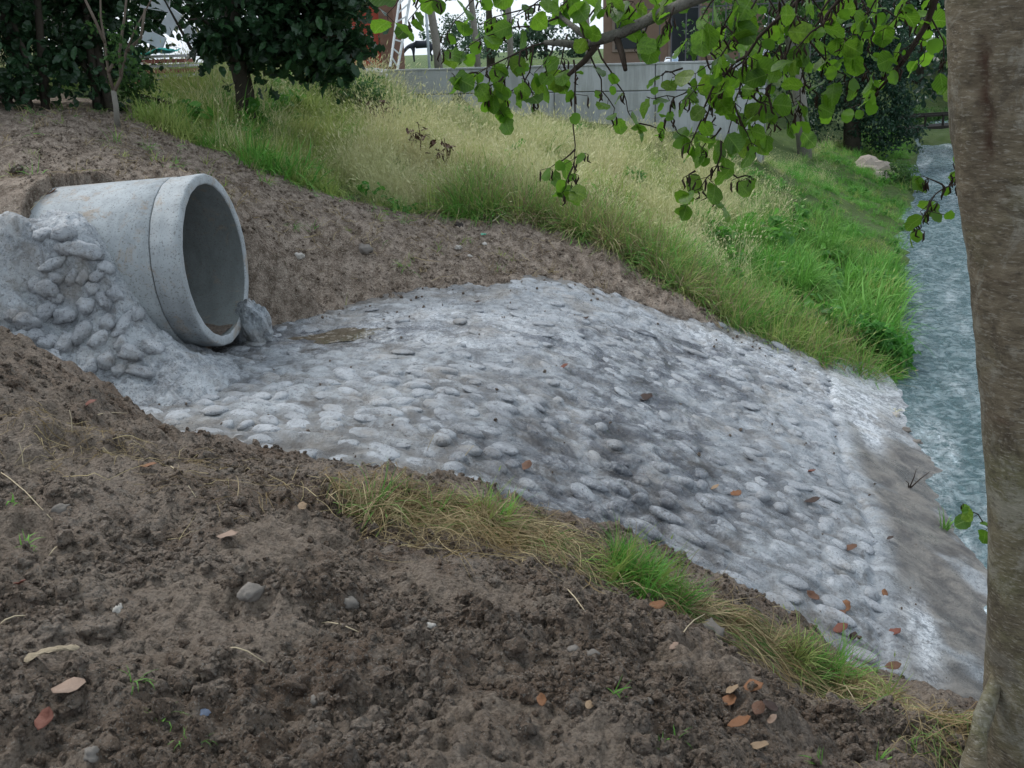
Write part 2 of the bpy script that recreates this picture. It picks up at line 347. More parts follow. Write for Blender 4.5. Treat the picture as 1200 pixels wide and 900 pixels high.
    ww = sstep(-1.00, -1.10, s + .05 * perlin(X * 6, Y * 6, 4)) * sstep(-3.2, -2.4, s) * sstep(-1.05, -.85, l) * sstep(.95, .8, l)
    ww = ww * sstep(6.50, 6.62, Y)
    h = h + np.maximum(cv2 - h, 0) * ww
    return h
def landz(x, y): return float(land(np.array([x]), np.array([y]))[0])
def hit(px, py, lo=1.2, hi=60):
    """where the viewing ray through a pixel meets the land"""
    r = at(px, py, d=1) - EYE; d = np.geomspace(lo, hi, 700); P = EYE + d[:, None] * r
    g = land(P[:, 0], P[:, 1]); g = np.where((a_in(P[:, 0], P[:, 1]) > .1) & (tt(P[:, 0], P[:, 1]) > 0), A0(P[:, 0], P[:, 1]), g)
    k = int(np.argmax(P[:, 2] < g)); return P[k]

# terrain sheet: polar grid round the camera's foot, finest where the foreground is
rr = [.35]
while rr[-1] < 420:
    q = rr[-1]; rr.append(q * (1 + (.03 if q < 1.5 else .0045 if q < 5.2 else .008 if q < 12 else .018 if q < 60 else .06)))
rr = np.array(rr); th = np.concatenate([np.arange(-33, 33, .098), np.arange(33, 327, 3.5)]) * PI / 180
RR, TT_ = np.meshgrid(rr, th, indexing='ij'); GX = RR * np.sin(TT_); GY = RR * np.cos(TT_)
GZ = land(GX, GY)
V = np.stack([GX, GY, GZ], -1).reshape(-1, 3); V = np.vstack([V, [[0, 0, landz(0, 0)]]])
nr, nc = GX.shape; F = grid_faces(nr, nc, True)[:, ::-1]
me = mesh_np('ground', V, F, SOIL)
dry = sstep(5.0, 7.2, GY) * 1.0; turf = sstep(-.05, .5, GY - grassline(GX) + .2 * fbm(GX * 2, GY * 2, 3, 8))
crust = sstep(-.05, .28, fbm(GX * 1.3 + 3, GY * 1.7, 3, 97)) * sstep(6.5, 5, GY)
for nm, arr in (('dry', dry), ('turf', turf), ('crust', crust)):
    a = me.attributes.new(nm, 'FLOAT', 'POINT'); a.data.foreach_set('value', np.append(arr.reshape(-1), 0).astype(np.float32))
ground = tag(ob('ground', me), 'bare brown earth with trampled clods rising to grassy river bank', None, None, 'structure')
bpy.context.view_layer.update()

# ------------------------------------------------------------------ stone apron
def gen_stones():
    out = []
    vx = np.array([.90, -.44]); vx /= np.linalg.norm(vx); vy = np.array([-vx[1], vx[0]])
    row = 0; q = -9.0
    while q < 13:
        rw = random.uniform(.105, .145); p = -6 + random.random() * .2
        while p < 9:
            L = random.uniform(.09, .27)
            c = vx * (p + L / 2) + vy * (q + random.uniform(-.02, .02) + .05 * math.sin(p * 1.7)); x, y = c
            t = float(tt(x, y))
            if -3.1 < x < 3.2 and 3.5 < y < 9.7 and t > .72 and float(a_in(x, y)) > -.02 and (x > -2.0 or y < 6.3):
                e = .5 + .5 * float(fbm(np.array([x * .8]), np.array([y * .8]), 2, 61)[0])
                fr = float(sstep(7.4, 5.2, np.array(y + .25 * x)));  e = e * .5 + .5 * fr
                if x < 1 and y > 6.6: e *= .35
                if random.random() > .06 and ((x - PUD[0]) / .36) ** 2 + ((y - PUD[1]) / .3) ** 2 > 1: out.append([x, y, L * random.uniform(.80, 1.08) / 2, rw * random.uniform(.36, .54), math.atan2(vx[1], vx[0]) + random.gauss(0, .22), e])
            p += L * 1.02 + random.uniform(0, .03)
        q += rw * 1.04; row += 1
    return out
STN = gen_stones()
gx = np.arange(-3.3, 3.75, .0145); gy = np.arange(3.3, 9.9, .0145); AX, AY = np.meshgrid(gx, gy)
def a_detail(X, Y):
    return A0(X, Y) + .022 * fbm(X * 1.8, Y * 1.8, 3, 71) + (.013 * fbm(X * 5 + Y * 2.5, Y * 10, 3, 73) + .006 * fbm(X * 17, Y * 22, 3, 74)) * sstep(.55, .8, tt(X, Y)) + .004 * fbm(X * 3, Y * 9, 3, 75) - .035 * np.exp(-(((X - PUD[0]) / .36) ** 2 + ((Y - PUD[1]) / .28) ** 2))
AZ = a_detail(AX, AY)
pk_ = np.exp(-(((AX - PUD[0]) / .34) ** 2 + ((AY - PUD[1]) / .26) ** 2) ** 2); pzb = float(a_detail(np.array([PUD[0]]), np.array([PUD[1]]))[0]); AZ = AZ + (pzb - AZ) * .8 * pk_
COV = np.zeros_like(AZ)
for x, y, a, b, an, e in STN:     # mortar lapping up round each stone
    i0 = int((x - 2.2 * a - gx[0]) / .0145); i1 = int((x + 2.2 * a - gx[0]) / .0145) + 1; j0 = int((y - 2.2 * a - gy[0]) / .0145); j1 = int((y + 2.2 * a - gy[0]) / .0145) + 1
    i0 = max(i0, 0); j0 = max(j0, 0)
    if i1 <= i0 or j1 <= j0: continue
    sx = AX[j0:j1, i0:i1] - x; sy = AY[j0:j1, i0:i1] - y
    u = (sx * math.cos(an) + sy * math.sin(an)) / a; v = (-sx * math.sin(an) + sy * math.cos(an)) / b
    COV[j0:j1, i0:i1] = np.maximum(COV[j0:j1, i0:i1], np.exp(-((u * u + v * v) / 1.9) ** 2))
    AZ[j0:j1, i0:i1] += (.010 + .014 * e) * (.8 + .4 * perlin(sx * 14 + x * 3, sy * 14 + y * 3, 19)) * np.exp(-((u * u + v * v) / 1.15) ** 2)
T_ = tt(AX, AY)
AZ -= .025 * np.exp(-((T_ - .70) / .035) ** 2)            # joint between cobbles and toe slab
sA = a_in(AX, AY); keep = ((sA > -.16) | (T_ < .7)) & (T_ > -.75) & (AX > -3.2) & (AY > Yn(AX) - .3) & (AY < Yf(AX) + .3)
idx = -np.ones(AX.size, int); kf = keep.reshape(-1)
Fq = grid_faces(len(gy), len(gx)); okf = kf[Fq].all(1); Fq = Fq[okf]; used = np.unique(Fq); idx[used] = np.arange(len(used))
AV = np.stack([AX, AY, AZ], -1).reshape(-1, 3)[used]; me = mesh_np('mortar_bed', AV, idx[Fq], CEM)
def setattr_(me, nm, arr):
    a = me.attributes.new(nm, 'FLOAT', 'POINT'); a.data.foreach_set('value', np.asarray(arr, np.float32))
x_, y_ = AV[:, 0], AV[:, 1]; t_ = tt(x_, y_); n_ = fbm(x_ * 1.6, y_ * 1.6, 4, 81)
wp = at(520, 385, z=-.41); wh = np.exp(-(((x_ - wp[0]) / .75) ** 2 + ((y_ - wp[1]) / .42) ** 2) * 1.0) * 2.0
s1 = at(1000, 500, z=-1.45); s2 = at(1105, 735, z=-1.38)
wh += 1.6 * np.exp(-(((t_ - .42) / .10) ** 2) - ((y_ - s1[1]) / .55) ** 2) + 1.3 * np.exp(-(((t_ - .47) / .10) ** 2) - ((y_ - s2[1]) / .45) ** 2)
wh += .95 * sstep(7.2, 8.8, y_) * sstep(3.2, 1.6, t_) + .16
md = sstep(.66, .5, t_) * (.25 + .75 * sstep(-.25, .2, n_ + .35 + .2)) * .95
md = np.clip(md * (1 - np.clip(wh - .3, 0, 1)), 0, 1)
edge = a_in(x_, y_); md = np.maximum(md, .85 * sstep(.34 + .45 * (x_ < -.2), .0, edge + .16 * n_) * (t_ > .6) * (.5 + .5 * (1 - COV.reshape(-1)[used])))
md = np.maximum(md, .5 * sstep(8.3, 9.2, y_ - .2 * x_) * (x_ < 0)); md = np.maximum(md, .6 * sstep(.15, .6, n_ + .3) * sstep(6.6, 5.8, y_) * sstep(0, -.5, x_))
setattr_(me, 'white', np.clip(wh, 0, 1)); setattr_(me, 'mud', md)
cv = COV.reshape(-1)[used]; jn = (1 - cv) * (t_ > .74) * np.clip(.35 + .8 * sstep(7.6, 5.4, y_ + .2 * x_) + .5 * n_, 0, 1); setattr_(me, 'joint', np.clip(jn, 0, 1))
cr = t_ - 2.15 - .25 * fbm(x_ * .9, y_ * .9, 3, 131); wt = np.exp(-(cr / .8) ** 2) * sstep(9.3, 8.3, y_) * (1.15 + .9 * fbm(x_ * 3, y_ * 3, 4, 133)) + 1.1 * np.exp(-(((x_ - PUD[0] + .1) / 1.1) ** 2 + ((y_ - PUD[1]) / .38) ** 2)); setattr_(me, 'wet', np.clip(wt, 0, 1))
def wet_at(x, y):
    c = tt(x, y) - 2.15; return float(np.clip(1.0 * np.exp(-(c / .8) ** 2) * sstep(9.3, 8.3, np.array(y)), 0, 1))
apron = thing('cobbled_apron', 'grey cobbled apron set in mortar sloping from pipe to stream', 'apron', (0, 0, 0))
tag(ob('mortar_bed', me, apron), 'pale grey mortar with white and muddy patches')

def stone_template(seed, nseg=10, rings=4):
    rg = np.random.default_rng(seed); V = []; ph = rg.random(6) * 6.28
    for i in range(rings):
        la = (-.35 + (i / (rings)) * 1.85); zz = math.sin(la); rad = math.cos(la) ** .75
        for k in range(nseg):
            an = 2 * PI * k / nseg; w = 1 + .13 * math.sin(an + ph[0]) + .09 * math.sin(2 * an + ph[1]) + .06 * math.sin(3 * an + ph[2])
            V.append((rad * w * math.cos(an), rad * w * math.sin(an), zz + .10 * math.sin(an * 2 + ph[3]) * rad))
    V.append((.1 * math.sin(ph[4]), .1 * math.sin(ph[5]), 1.02)); V = np.array(V); F = []
    for i in range(rings - 1):
        for k in range(nseg):
            a = i * nseg + k; b = i * nseg + (k + 1) % nseg; c = b + nseg; d = a + nseg; F += [(a, b, c), (a, c, d)]
    for k in range(nseg): F.append(((rings - 1) * nseg + k, (rings - 1) * nseg + (k + 1) % nseg, rings * nseg))
    return V, np.array(F)
ST = [stone_template(100 + i) for i in range(10)]
STM = [mesh_np('cobble', v, f, STONE) for v, f in ST]
def anorm(x, y):
    e = .05; return Vector((-(A0(x + e, y) - A0(x - e, y)) / (2 * e), -(A0(x, y + e) - A0(x, y - e)) / (2 * e), 1)).normalized()
Xs = np.array([s[0] for s in STN]); Ys = np.array([s[1] for s in STN]); Zs = a_detail(Xs, Ys)
size = np.array([s[2] / math.hypot(s[0], s[1]) * (.25 + s[5]) for s in STN]); order = np.argsort(-size); big = set(order[:300].tolist())
restV = []; restF = []; nv = 0
for i, (x, y, a, b, an, e) in enumerate(STN):
    k = i % 10; nrm = anorm(x, y); q = nrm.rotation_difference(Vector((0, 0, 1))).inverted() if False else Vector((0, 0, 1)).rotation_difference(nrm)
    M = q.to_matrix() @ Matrix.Rotation(an, 3, 'Z') @ Matrix.Rotation(random.gauss(0, .10), 3, 'Y'); hgt = (.015 + .025 * e) * random.uniform(.5, 1.35)
    z = Zs[i] + .001 - .012 * (1 - e) + random.gauss(0, .006); scl = (a * 1.0, b * 1.02, hgt)
    if i in big:
        o = bpy.data.objects.new('cobble', STM[k]); COL.objects.link(o); o.parent = apron
        o['wet'] = wet_at(x, y); o.matrix_local = Matrix.Translation((x, y, z)) @ M.to_4x4() @ Matrix.Diagonal((*scl, 1))
    else:
        v, f = ST[k]; vv = (v * np.array(scl)) @ np.array(M).T + np.array([x, y, z]); restV.append(vv); restF.append(f + nv); nv += len(vv)
tag(ob('cobbles', mesh_np('cobbles', np.vstack(restV), np.vstack(restF), STONE), apron), 'smaller and farther cobbles of the apron', None, None, 'stuff')

# ------------------------------------------------------------------ culvert pipe
def lathe(prof, n=96, wob=0):
    V = []
    for (s, r) in prof:
        for k in range(n):
            a = 2 * PI * k / n; rr_ = r + (wob * math.sin(7 * a + 40 * s) * .5 + wob * math.sin(23 * a + 9 * s) if wob else 0)
            V.append(PC + pn * s + rr_ * (math.cos(a) * pu + math.sin(a) * pv))
    return np.array(V), grid_faces(len(prof), n, True)
def concrete(name, base=(.36, .39, .405), stain=True):
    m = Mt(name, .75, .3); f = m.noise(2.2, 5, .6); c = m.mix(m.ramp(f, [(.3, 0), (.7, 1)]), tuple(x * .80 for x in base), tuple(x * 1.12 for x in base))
    c = m.mix(m.ramp(m.noise(7, 5, .65, stretch=(1, 1, .35)), [(.46, 0), (.62, .5)]), c, tuple(x * .62 for x in base))
    if stain: c = m.mix(m.ramp(m.noise(4.2, 6, .75, dist=.8), [(.53, 0), (.64, .7)]), c, (.30, .235, .17))
    c = m.mix(m.ramp(m.noise(75, 4, .65), [(.57, 0), (.63, .7)]), c, (.13, .12, .11))
    m.col(c); m.bump(m.noise(40, 5, .7), .006, .6); return m.m
CONC = concrete('pipe_concrete')
pipe = thing('concrete_pipe', 'large round concrete drain pipe with open mouth jutting from earth slope', 'pipe')
v, f = lathe([(-.207, .53), (-.207, .590), (-.212, .5965), (-.6, .600), (-1.2, .602), (-2.4, .604), (-2.4, .49)], 96, .0015); ob('barrel', mesh_np('barrel', v, f[:, ::-1], CONC), pipe)
v, f = lathe([(-.201, .530), (-.201, .588), (-.198, .594), (-.12, .596), (-.06, .5965), (-.052, .600), (-.012, .599), (-.003, .594), (0, .586), (0, .538), (-.003, .532), (-.010, .5285)], 120, .002); ob('collar', mesh_np('collar', v, f[:, ::-1], CONC), pipe)
v, f = lathe([(-.009, .5275), (-.04, .526), (-.22, .5255), (-.8, .522), (-1.6, .518), (-2.38, .515), (-2.38, .01)], 72, .001); ob('bore', mesh_np('bore', v, f[:, ::-1], concrete('shaded_bore_concrete', (.20, .222, .22))), pipe)  # darker base colour paints in the shade inside the pipe
v, f = lathe([(-.2065, .54), (-.2065, .583), (-.2015, .583), (-.2015, .54)], 96); ob('joint_seal', mesh_np('joint_seal', v, f[:, ::-1], plain('dark_seal', (.12, .11, .10))), pipe)
# silt lying in the pipe's invert
V_ = []; n1, n2 = 26, 40
for i in range(n1):
    s = -.03 - i * .055
    for j in range(n2):
        c = (j / (n2 - 1) * 2 - 1); wdt = .19 * (1 - .2 * math.sin(i)) * (1 if i else .8); y = c * wdt; hh = -math.sqrt(.526 ** 2 - y * y) + .045 * (1 - c * c) * min(1, .4 + i * .2) + .012 * perlin(s * 9, y * 9, 5) - .006
        V_.append(PC + pn * s + pu * y + pv * hh)
silt = tag(ob('silt_deposit', mesh_np('silt_deposit', np.array(V_), grid_faces(n1, n2), SOIL)), 'brown mud lying in the bottom of the pipe mouth', 'mud')

# ------------------------------------------------------------------ masonry haunch beside the pipe
hx = np.arange(-3.7, -1.66, .013); hy = np.arange(5.6, 7.0, .013); HX, HY = np.meshgrid(hx, hy)
HZ = MZ(HX, HY) + .014 * fbm(HX * 6, HY * 6, 4, 91) + .028 * (np.abs(fbm(HX * 13, HY * 13, 3, 95)) - .2) - .05 * sstep(-1.95, -1.7, HX) - .06 * sstep(5.95, 5.7, HY) - .6 * sstep(6.62, 6.78, HY + .03 * perlin(HX * 9, HY * 9, 3)) * sstep(-3.0, -3.15, HX)
me = mesh_np('mortar', np.stack([HX, HY, HZ], -1).reshape(-1, 3), grid_faces(len(hy), len(hx)), CEM); setattr_(me, 'white', np.full(HX.size, .35)); setattr_(me, 'mud', np.zeros(HX.size))
haunch = thing('stone_haunch', 'steep mound of rounded stones and grey mortar packed against the pipe', 'masonry', (0, 0, 0)); ob('mortar', me, haunch)
def mhit(px, py):
    r = at(px, py, d=1) - EYE; d = np.linspace(5.5, 8.5, 900); P = EYE + d[:, None] * r; k = int(np.argmax(P[:, 2] < MZ(P[:, 0], P[:, 1]))); return P[k]
HS = [(275, 230, 150, 62, -22), (450, 150, 175, 95, 8), (340, 140, 110, 80, -10), (380, 300, 62, 95, 30), (440, 290, 60, 80, 25), (510, 285, 60, 85, 35), (550, 245, 75, 80, 40), (250, 350, 130, 95, 40), (190, 340, 80, 80, 10), (150, 530, 130, 85, -12),
      (240, 480, 80, 140, 25), (345, 490, 130, 90, -15), (450, 440, 90, 95, 10), (550, 420, 70, 115, -25), (610, 380, 90, 80, 30), (350, 640, 95, 130, 12), (430, 590, 75, 140, 15), (520, 620, 80, 110, 30), (565, 540, 85, 80, 0), (650, 545, 65, 150, 28),
      (715, 490, 75, 110, 20), (690, 690, 115, 95, 0), (800, 660, 120, 80, 15), (560, 740, 95, 105, 40), (480, 770, 70, 100, 35), (380, 800, 150, 90, 5), (250, 640, 110, 80, -20), (180, 600, 100, 70, 0), (110, 610, 90, 60, 10), (290, 720, 110, 70, 20),
      (620, 790, 70, 80, 20), (740, 790, 150, 70, 10), (480, 350, 70, 75, 10), (300, 300, 80, 70, -15), (640, 640, 60, 90, 20), (300, 400, 80, 60, 20), (230, 40 + 30, 120, 70, 5), (330, 60, 130, 90, 10), (60, 500, 80, 60, 0), (870, 610, 80, 60, 20)]
HSM = []
for k in range(10):
    v, f = stone_template(150 + k, 12, 5); o_ = k * 7.3; r_ = 1 + .30 * perlin(v[:, 0] * 1.7 + o_, v[:, 1] * 1.7 + v[:, 2], 7) + .14 * perlin(v[:, 0] * 4 + o_, v[:, 1] * 4 - v[:, 2] * 3, 9)
    v = v * r_[:, None]; v[:, 2] = np.where(v[:, 2] > .78, .78 + (v[:, 2] - .78) * .35, v[:, 2]); HSM.append(mesh_np('stone', v, f, STONE))
for i, (zx, zy, w_, h_, an) in enumerate(HS):
    px = zx / 4.5; py = 260 + zy / 4.5; P = mhit(px, py); e = .03
    gxn = (MZ(P[0] + e, P[1]) - MZ(P[0] - e, P[1])) / (2 * e); gyn = (MZ(P[0], P[1] + e) - MZ(P[0], P[1] - e)) / (2 * e); nrm = Vector((-gxn, -gyn, 1)).normalized()
    dist = float((P - EYE) @ fwd); s = dist / FPX / 4.5; X = Vector(rgt) * math.cos(R(-an)) + Vector(upv) * math.sin(R(-an)); X = (X - nrm * X.dot(nrm)).normalized(); Yv = nrm.cross(X)
    M = Matrix((X, Yv, nrm)).transposed(); o = bpy.data.objects.new('stone', HSM[i % 10]); COL.objects.link(o); o.parent = haunch
    o.matrix_local = Matrix.Translation(Vector(P) - nrm * .004) @ M.to_4x4() @ Matrix.Diagonal((w_ * s * .54, h_ * s * .54, min(w_, h_) * s * .55, 1))
# far side lump of mortar by the mouth



# ------------------------------------------------------------------ stream
def water_material():
    m = Mt('stream_water', .12, .5); m.b.inputs['IOR'].default_value = 1.33
    fo = m.attr('foam'); n = m.noise(7, 6, .7, dist=1.2)
    c = m.mix(m.noise(1.2, 3), (.05, .105, .115), (.125, .20, .22)); c = m.mix(m.ramp(n, [(.48, 0), (.60, .6)]), c, (.32, .41, .44))
    c = m.mix(m.math('MULTIPLY', fo, m.ramp(m.noise(8, 7, .75, dist=1.6), [(.42, 0), (.62, 1)])), c, (.66, .74, .78))
    m.col(c); m.rough(m.ramp(n, [(.4, .12), (.6, .4)])); m.bump(m.noise(9, 6, .7, dist=.8, stretch=(1.5, .8, 1)), .10, 1.0); m.bump(m.noise(60, 3), .01, .5); return m.m
wy = np.concatenate([np.arange(3.2, 18, .035), np.arange(18, 45, .12), np.arange(45, 130, 1.0)]); wu = np.linspace(-.55, 7.2, 130)
WU, WY = np.meshgrid(wu, wy); WX = xr(WY) + WU; fl = WY * .9
WZ = -1.62 + .018 * fbm(WU * 2.2, fl * 1.1, 3, 201) + .020 * (np.abs(fbm(WU * 4.5 + .5 * perlin(WU * 2, fl * 2, 3), fl * 2.4, 4, 205)) - .3) + .010 * fbm(WU * 9 + 1.2 * perlin(WU * 3, fl * 2, 8), fl * 5, 3, 209)
me = mesh_np('stream', np.stack([WX, WY, WZ], -1).reshape(-1, 3), grid_faces(len(wy), len(wu)), water_material())
fm = np.clip(-.02 + 1.0 * fbm(WU * 3.2 + .8 * perlin(WU, fl * .5, 8), fl * .55, 4, 211) + .5 * fbm(WU * .8, fl * .3, 2, 213) + .5 * sstep(.7, .0, WU) * sstep(9.5, 8, WY), 0, 1); setattr_(me, 'foam', fm.reshape(-1))
tag(ob('stream', me), 'fast grey-green stream', None, None, 'structure')
def puddle_mat():
    m = Mt('puddle_water', .04, .5); m.col(m.mix(m.ramp(m.noise(12, 5, .7), [(.54, 0), (.60, 1)]), (.085, .072, .052), (.26, .24, .21))); m.bump(m.noise(8, 2), .002, .2); return m.m
an = np.linspace(0, 2 * PI, 40, endpoint=False); rad = 1 + .18 * np.sin(2 * an + 1) + .12 * np.sin(5 * an)
PV = np.stack([PUD[0] + .33 * rad * np.cos(an), PUD[1] + .24 * rad * np.sin(an) + .10 * np.cos(an), np.full(40, 0)], -1); pz = float(a_detail(np.array([PUD[0]]), np.array([PUD[1]]))[0]) + .007; PV[:, 2] = pz
PV = np.vstack([PV, [[PUD[0], PUD[1], pz]]]); tag(ob('puddle', mesh_py('puddle', PV, [(i, (i + 1) % 40, 40) for i in range(40)], puddle_mat())), 'shallow brown puddle on the apron before the pipe', None, None, 'structure')

# ------------------------------------------------------------------ leaves, scatter tools
def leaf_mat(name, a, b, trans=.45, brown=0, rough=.5):
    m = Mt(name, rough, .35); r = m.attr('tint') if brown < 0 else m.rnd()
    c = m.mix(r, a, b)
    if brown > 0: c = m.mix(m.math('MULTIPLY', m.ramp(m.noise(28, 3), [(.62, 0), (.70, 1)]), brown), c, (.10, .045, .018))
    c = m.mix(m.noise(60, 2), c, m.mix(.5, c, tuple(x * .6 for x in a))); m.col(c)
    if trans: m.translucent(m.mix(.5, c, tuple(min(1, x * 2.2) for x in b)), trans)
    return m.m
def veined_leaf(name, a, b, trans):
    m = Mt(name, .42, .4); tc = m.n('ShaderNodeTexCoord'); sx = m.n('ShaderNodeSeparateXYZ'); m.L(tc.outputs['Object'], sx.inputs[0]); ax = m.math('ABSOLUTE', sx.outputs[0]); r = m.rnd()
    c = m.mix(r, a, b); c = m.mix(m.ramp(m.math('FRACT', m.math('MULTIPLY', r, 7.31)), [(.78, 0), (.9, .6)]), c, (.20, .27, .03))
    c = m.mix(m.ramp(m.noise(9, 4, .6, tc.outputs['Object']), [(.42, 0), (.6, .5)]), c, tuple(x * .55 for x in a))
    sv = m.math('SINE', m.math('MULTIPLY', m.math('SUBTRACT', sx.outputs[1], m.math('MULTIPLY', ax, .75)), 46.0)); sv = m.ramp(sv, [(.86, 0), (1.0, .5)])
    mid_ = m.ramp(ax, [(.012, .75), (.03, 0)]); ve = m.math('MAXIMUM', sv, mid_); c = m.mix(ve, c, m.mix(.5, c, (.30, .42, .12)))
    ed = m.math('ADD', m.math('MULTIPLY', ax, 1.6), m.math('MULTIPLY', m.noise(7, 4, .7, tc.outputs['Object']), .9)); c = m.mix(m.math('MULTIPLY', m.ramp(ed, [(1.05, 0), (1.2, 1)]), m.ramp(r, [(.3, 0), (.5, 1)])), c, (.12, .05, .02))
    m.col(c); m.bump(ve, .02, .3); m.translucent(m.mix(.5, c, tuple(min(1, x * 1.7) for x in b)), trans); return m.m
def leaf_tpl(kind, seed):
    rg = np.random.default_rng(seed); n = 8 if kind == 'round' else 6; V = [(0, 0, 0)]; F = []
    for i in range(1, n + 1):
        u = i / n
        w = {'round': (.47 + .045 * rg.normal()) * math.sin(PI * min(1, u * .93 + .02)) ** .62, 'lance': .24 * math.sin(PI * u) ** .8, 'lobed': (.52 if i % 2 else .24) * math.sin(PI * min(1, u * .95)) ** .5, 'oval': .33 * math.sin(PI * u * .97) ** .7}[kind]
        if i == n: w *= .35 if kind == 'round' else .1
        cz = -.18 * u * u + rg.normal() * .02; j = rg.normal() * .02
        V += [(-w + j, u, cz + .35 * w * .5 + rg.normal() * .015), (j, u, cz), (w + j, u, cz + .35 * w * .5 + rg.normal() * .015)]
    F += [(0, 2, 1), (0, 3, 2)]
    for i in range(n - 1):
        a = 1 + 3 * i; F += [(a, a + 1, a + 4), (a, a + 4, a + 3), (a + 1, a + 2, a + 5), (a + 1, a + 5, a + 4)]
    return np.array(V), np.array(F)
QV = np.array([(0, 0, 0), (-.32, .5, .08), (0, 1, -.08), (.32, .5, .08), (0, .5, 0)]); QF = np.array([(0, 4, 1), (0, 3, 4), (1, 4, 2), (4, 3, 2)])
def leaf_cloud(n, ells, size, seed, tpl=None, drop=.6):
    """n leaves filling ellipsoids (cx,cy,cz,rx,ry,rz), in clumps so that gaps show"""
    rg = np.random.default_rng(seed); T, F = tpl if tpl is not None else (QV, QF); E_ = np.array(ells, float); vol = E_[:, 3:].prod(1); 
    nc = max(8, n // 38); k = rg.choice(len(E_), nc, p=vol / vol.sum()); d = rg.normal(size=(nc, 3)); d /= np.linalg.norm(d, axis=1)[:, None]
    cc = E_[k, :3] + d * (rg.random(nc) ** .45)[:, None] * E_[k, 3:]; cr = .14 * E_[k, 3:].mean(1) * rg.uniform(.6, 1.5, nc)
    j = rg.integers(0, nc, n); P = cc[j] + rg.normal(size=(n, 3)) * cr[j][:, None] * .9; P[:, 2] -= 0
    M = rotmats(rg.normal(0, .55, n) - drop, rg.normal(0, .5, n), rg.uniform(0, 2 * PI, n)); S = size * rg.uniform(.6, 1.25, n)
    return merge(T, F, P, M, S)
def crown(parent, n, ells, size, seed, mat, name='crown', tpl=None, label=None):
    V, F = leaf_cloud(n, ells, size, seed, tpl); me = mesh_np(name, V, F, mat, False)
    k = len(F) // n if n else 1; me_r = np.repeat(np.random.default_rng(seed).random(n), k)
    a = me.attributes.new('tint', 'FLOAT', 'FACE'); a.data.foreach_set('value', me_r.astype(np.float32))
    return tag(ob(name, me, parent), label, None, None, 'stuff')
def bark_mat(name, a, b, sc=8, h=.01):
    m = Mt(name, .85, .2); f = m.noise(sc, 5, .6, stretch=(1, 1, .4)); c = m.mix(f, a, b); c = m.mix(m.ramp(m.noise(sc * 4, 4, .7), [(.55, 0), (.7, .6)]), c, tuple(x * .4 for x in a))
    m.col(c); m.bump(m.noise(sc * 5, 5, .7, stretch=(1, 1, .5)), h, .8); return m.m
BARK_D = bark_mat('dark_bark', (.035, .030, .024), (.09, .078, .062)); BARK_G = bark_mat('grey_bark', (.14, .13, .11), (.26, .25, .22)); TWIG = bark_mat('twig_bark', (.028, .020, .016), (.06, .045, .035), 30, .002)
def scatter(name, P, ROT, SCL, protos, parent=None, label=None):
    n = len(P); me = bpy.data.meshes.new(name); me.vertices.add(n); me.vertices.foreach_set('co', np.asarray(P, np.float32).ravel())
    a = me.attributes.new('rot', 'FLOAT_VECTOR', 'POINT'); a.data.foreach_set('vector', np.asarray(ROT, np.float32).ravel())
    a = me.attributes.new('scl', 'FLOAT', 'POINT'); a.data.foreach_set('value', np.asarray(SCL, np.float32))
    a = me.attributes.new('pick', 'INT', 'POINT'); a.data.foreach_set('value', RNG.integers(0, len(protos), n).astype(np.int32))
    pc = bpy.data.collections.new(name + '_kinds')
    for i, p in enumerate(protos): pc.objects.link(bpy.data.objects.new('%s_kind.%02d' % (name, i), p))
    g = bpy.data.node_groups.new(name, 'GeometryNodeTree'); g.interface.new_socket('Geometry', in_out='INPUT', socket_type='NodeSocketGeometry'); g.interface.new_socket('Geometry', in_out='OUTPUT', socket_type='NodeSocketGeometry')
    N = g.nodes.new; gi = N('NodeGroupInput'); go = N('NodeGroupOutput'); ip = N('GeometryNodeInstanceOnPoints'); ci = N('GeometryNodeCollectionInfo'); ci.inputs[0].default_value = pc
    ci.inputs['Separate Children'].default_value = True; ci.inputs['Reset Children'].default_value = True; ip.inputs['Pick Instance'].default_value = True
    def at_(nm, ty):
        q = N('GeometryNodeInputNamedAttribute'); q.data_type = ty; q.inputs[0].default_value = nm; return q.outputs[0]
    e2r = N('FunctionNodeEulerToRotation'); L = g.links.new
    L(gi.outputs[0], ip.inputs['Points']); L(ci.outputs[0], ip.inputs['Instance']); L(at_('pick', 'INT'), ip.inputs['Instance Index']); L(at_('rot', 'FLOAT_VECTOR'), e2r.inputs[0]); L(e2r.outputs[0], ip.inputs['Rotation'])
    L(at_('scl', 'FLOAT'), ip.inputs['Scale']); L(ip.outputs[0], go.inputs[0])
    o = ob(name, me, parent); md_ = o.modifiers.new('scatter', 'NODES'); md_.node_group = g
    return tag(o, label, None, None, 'stuff')
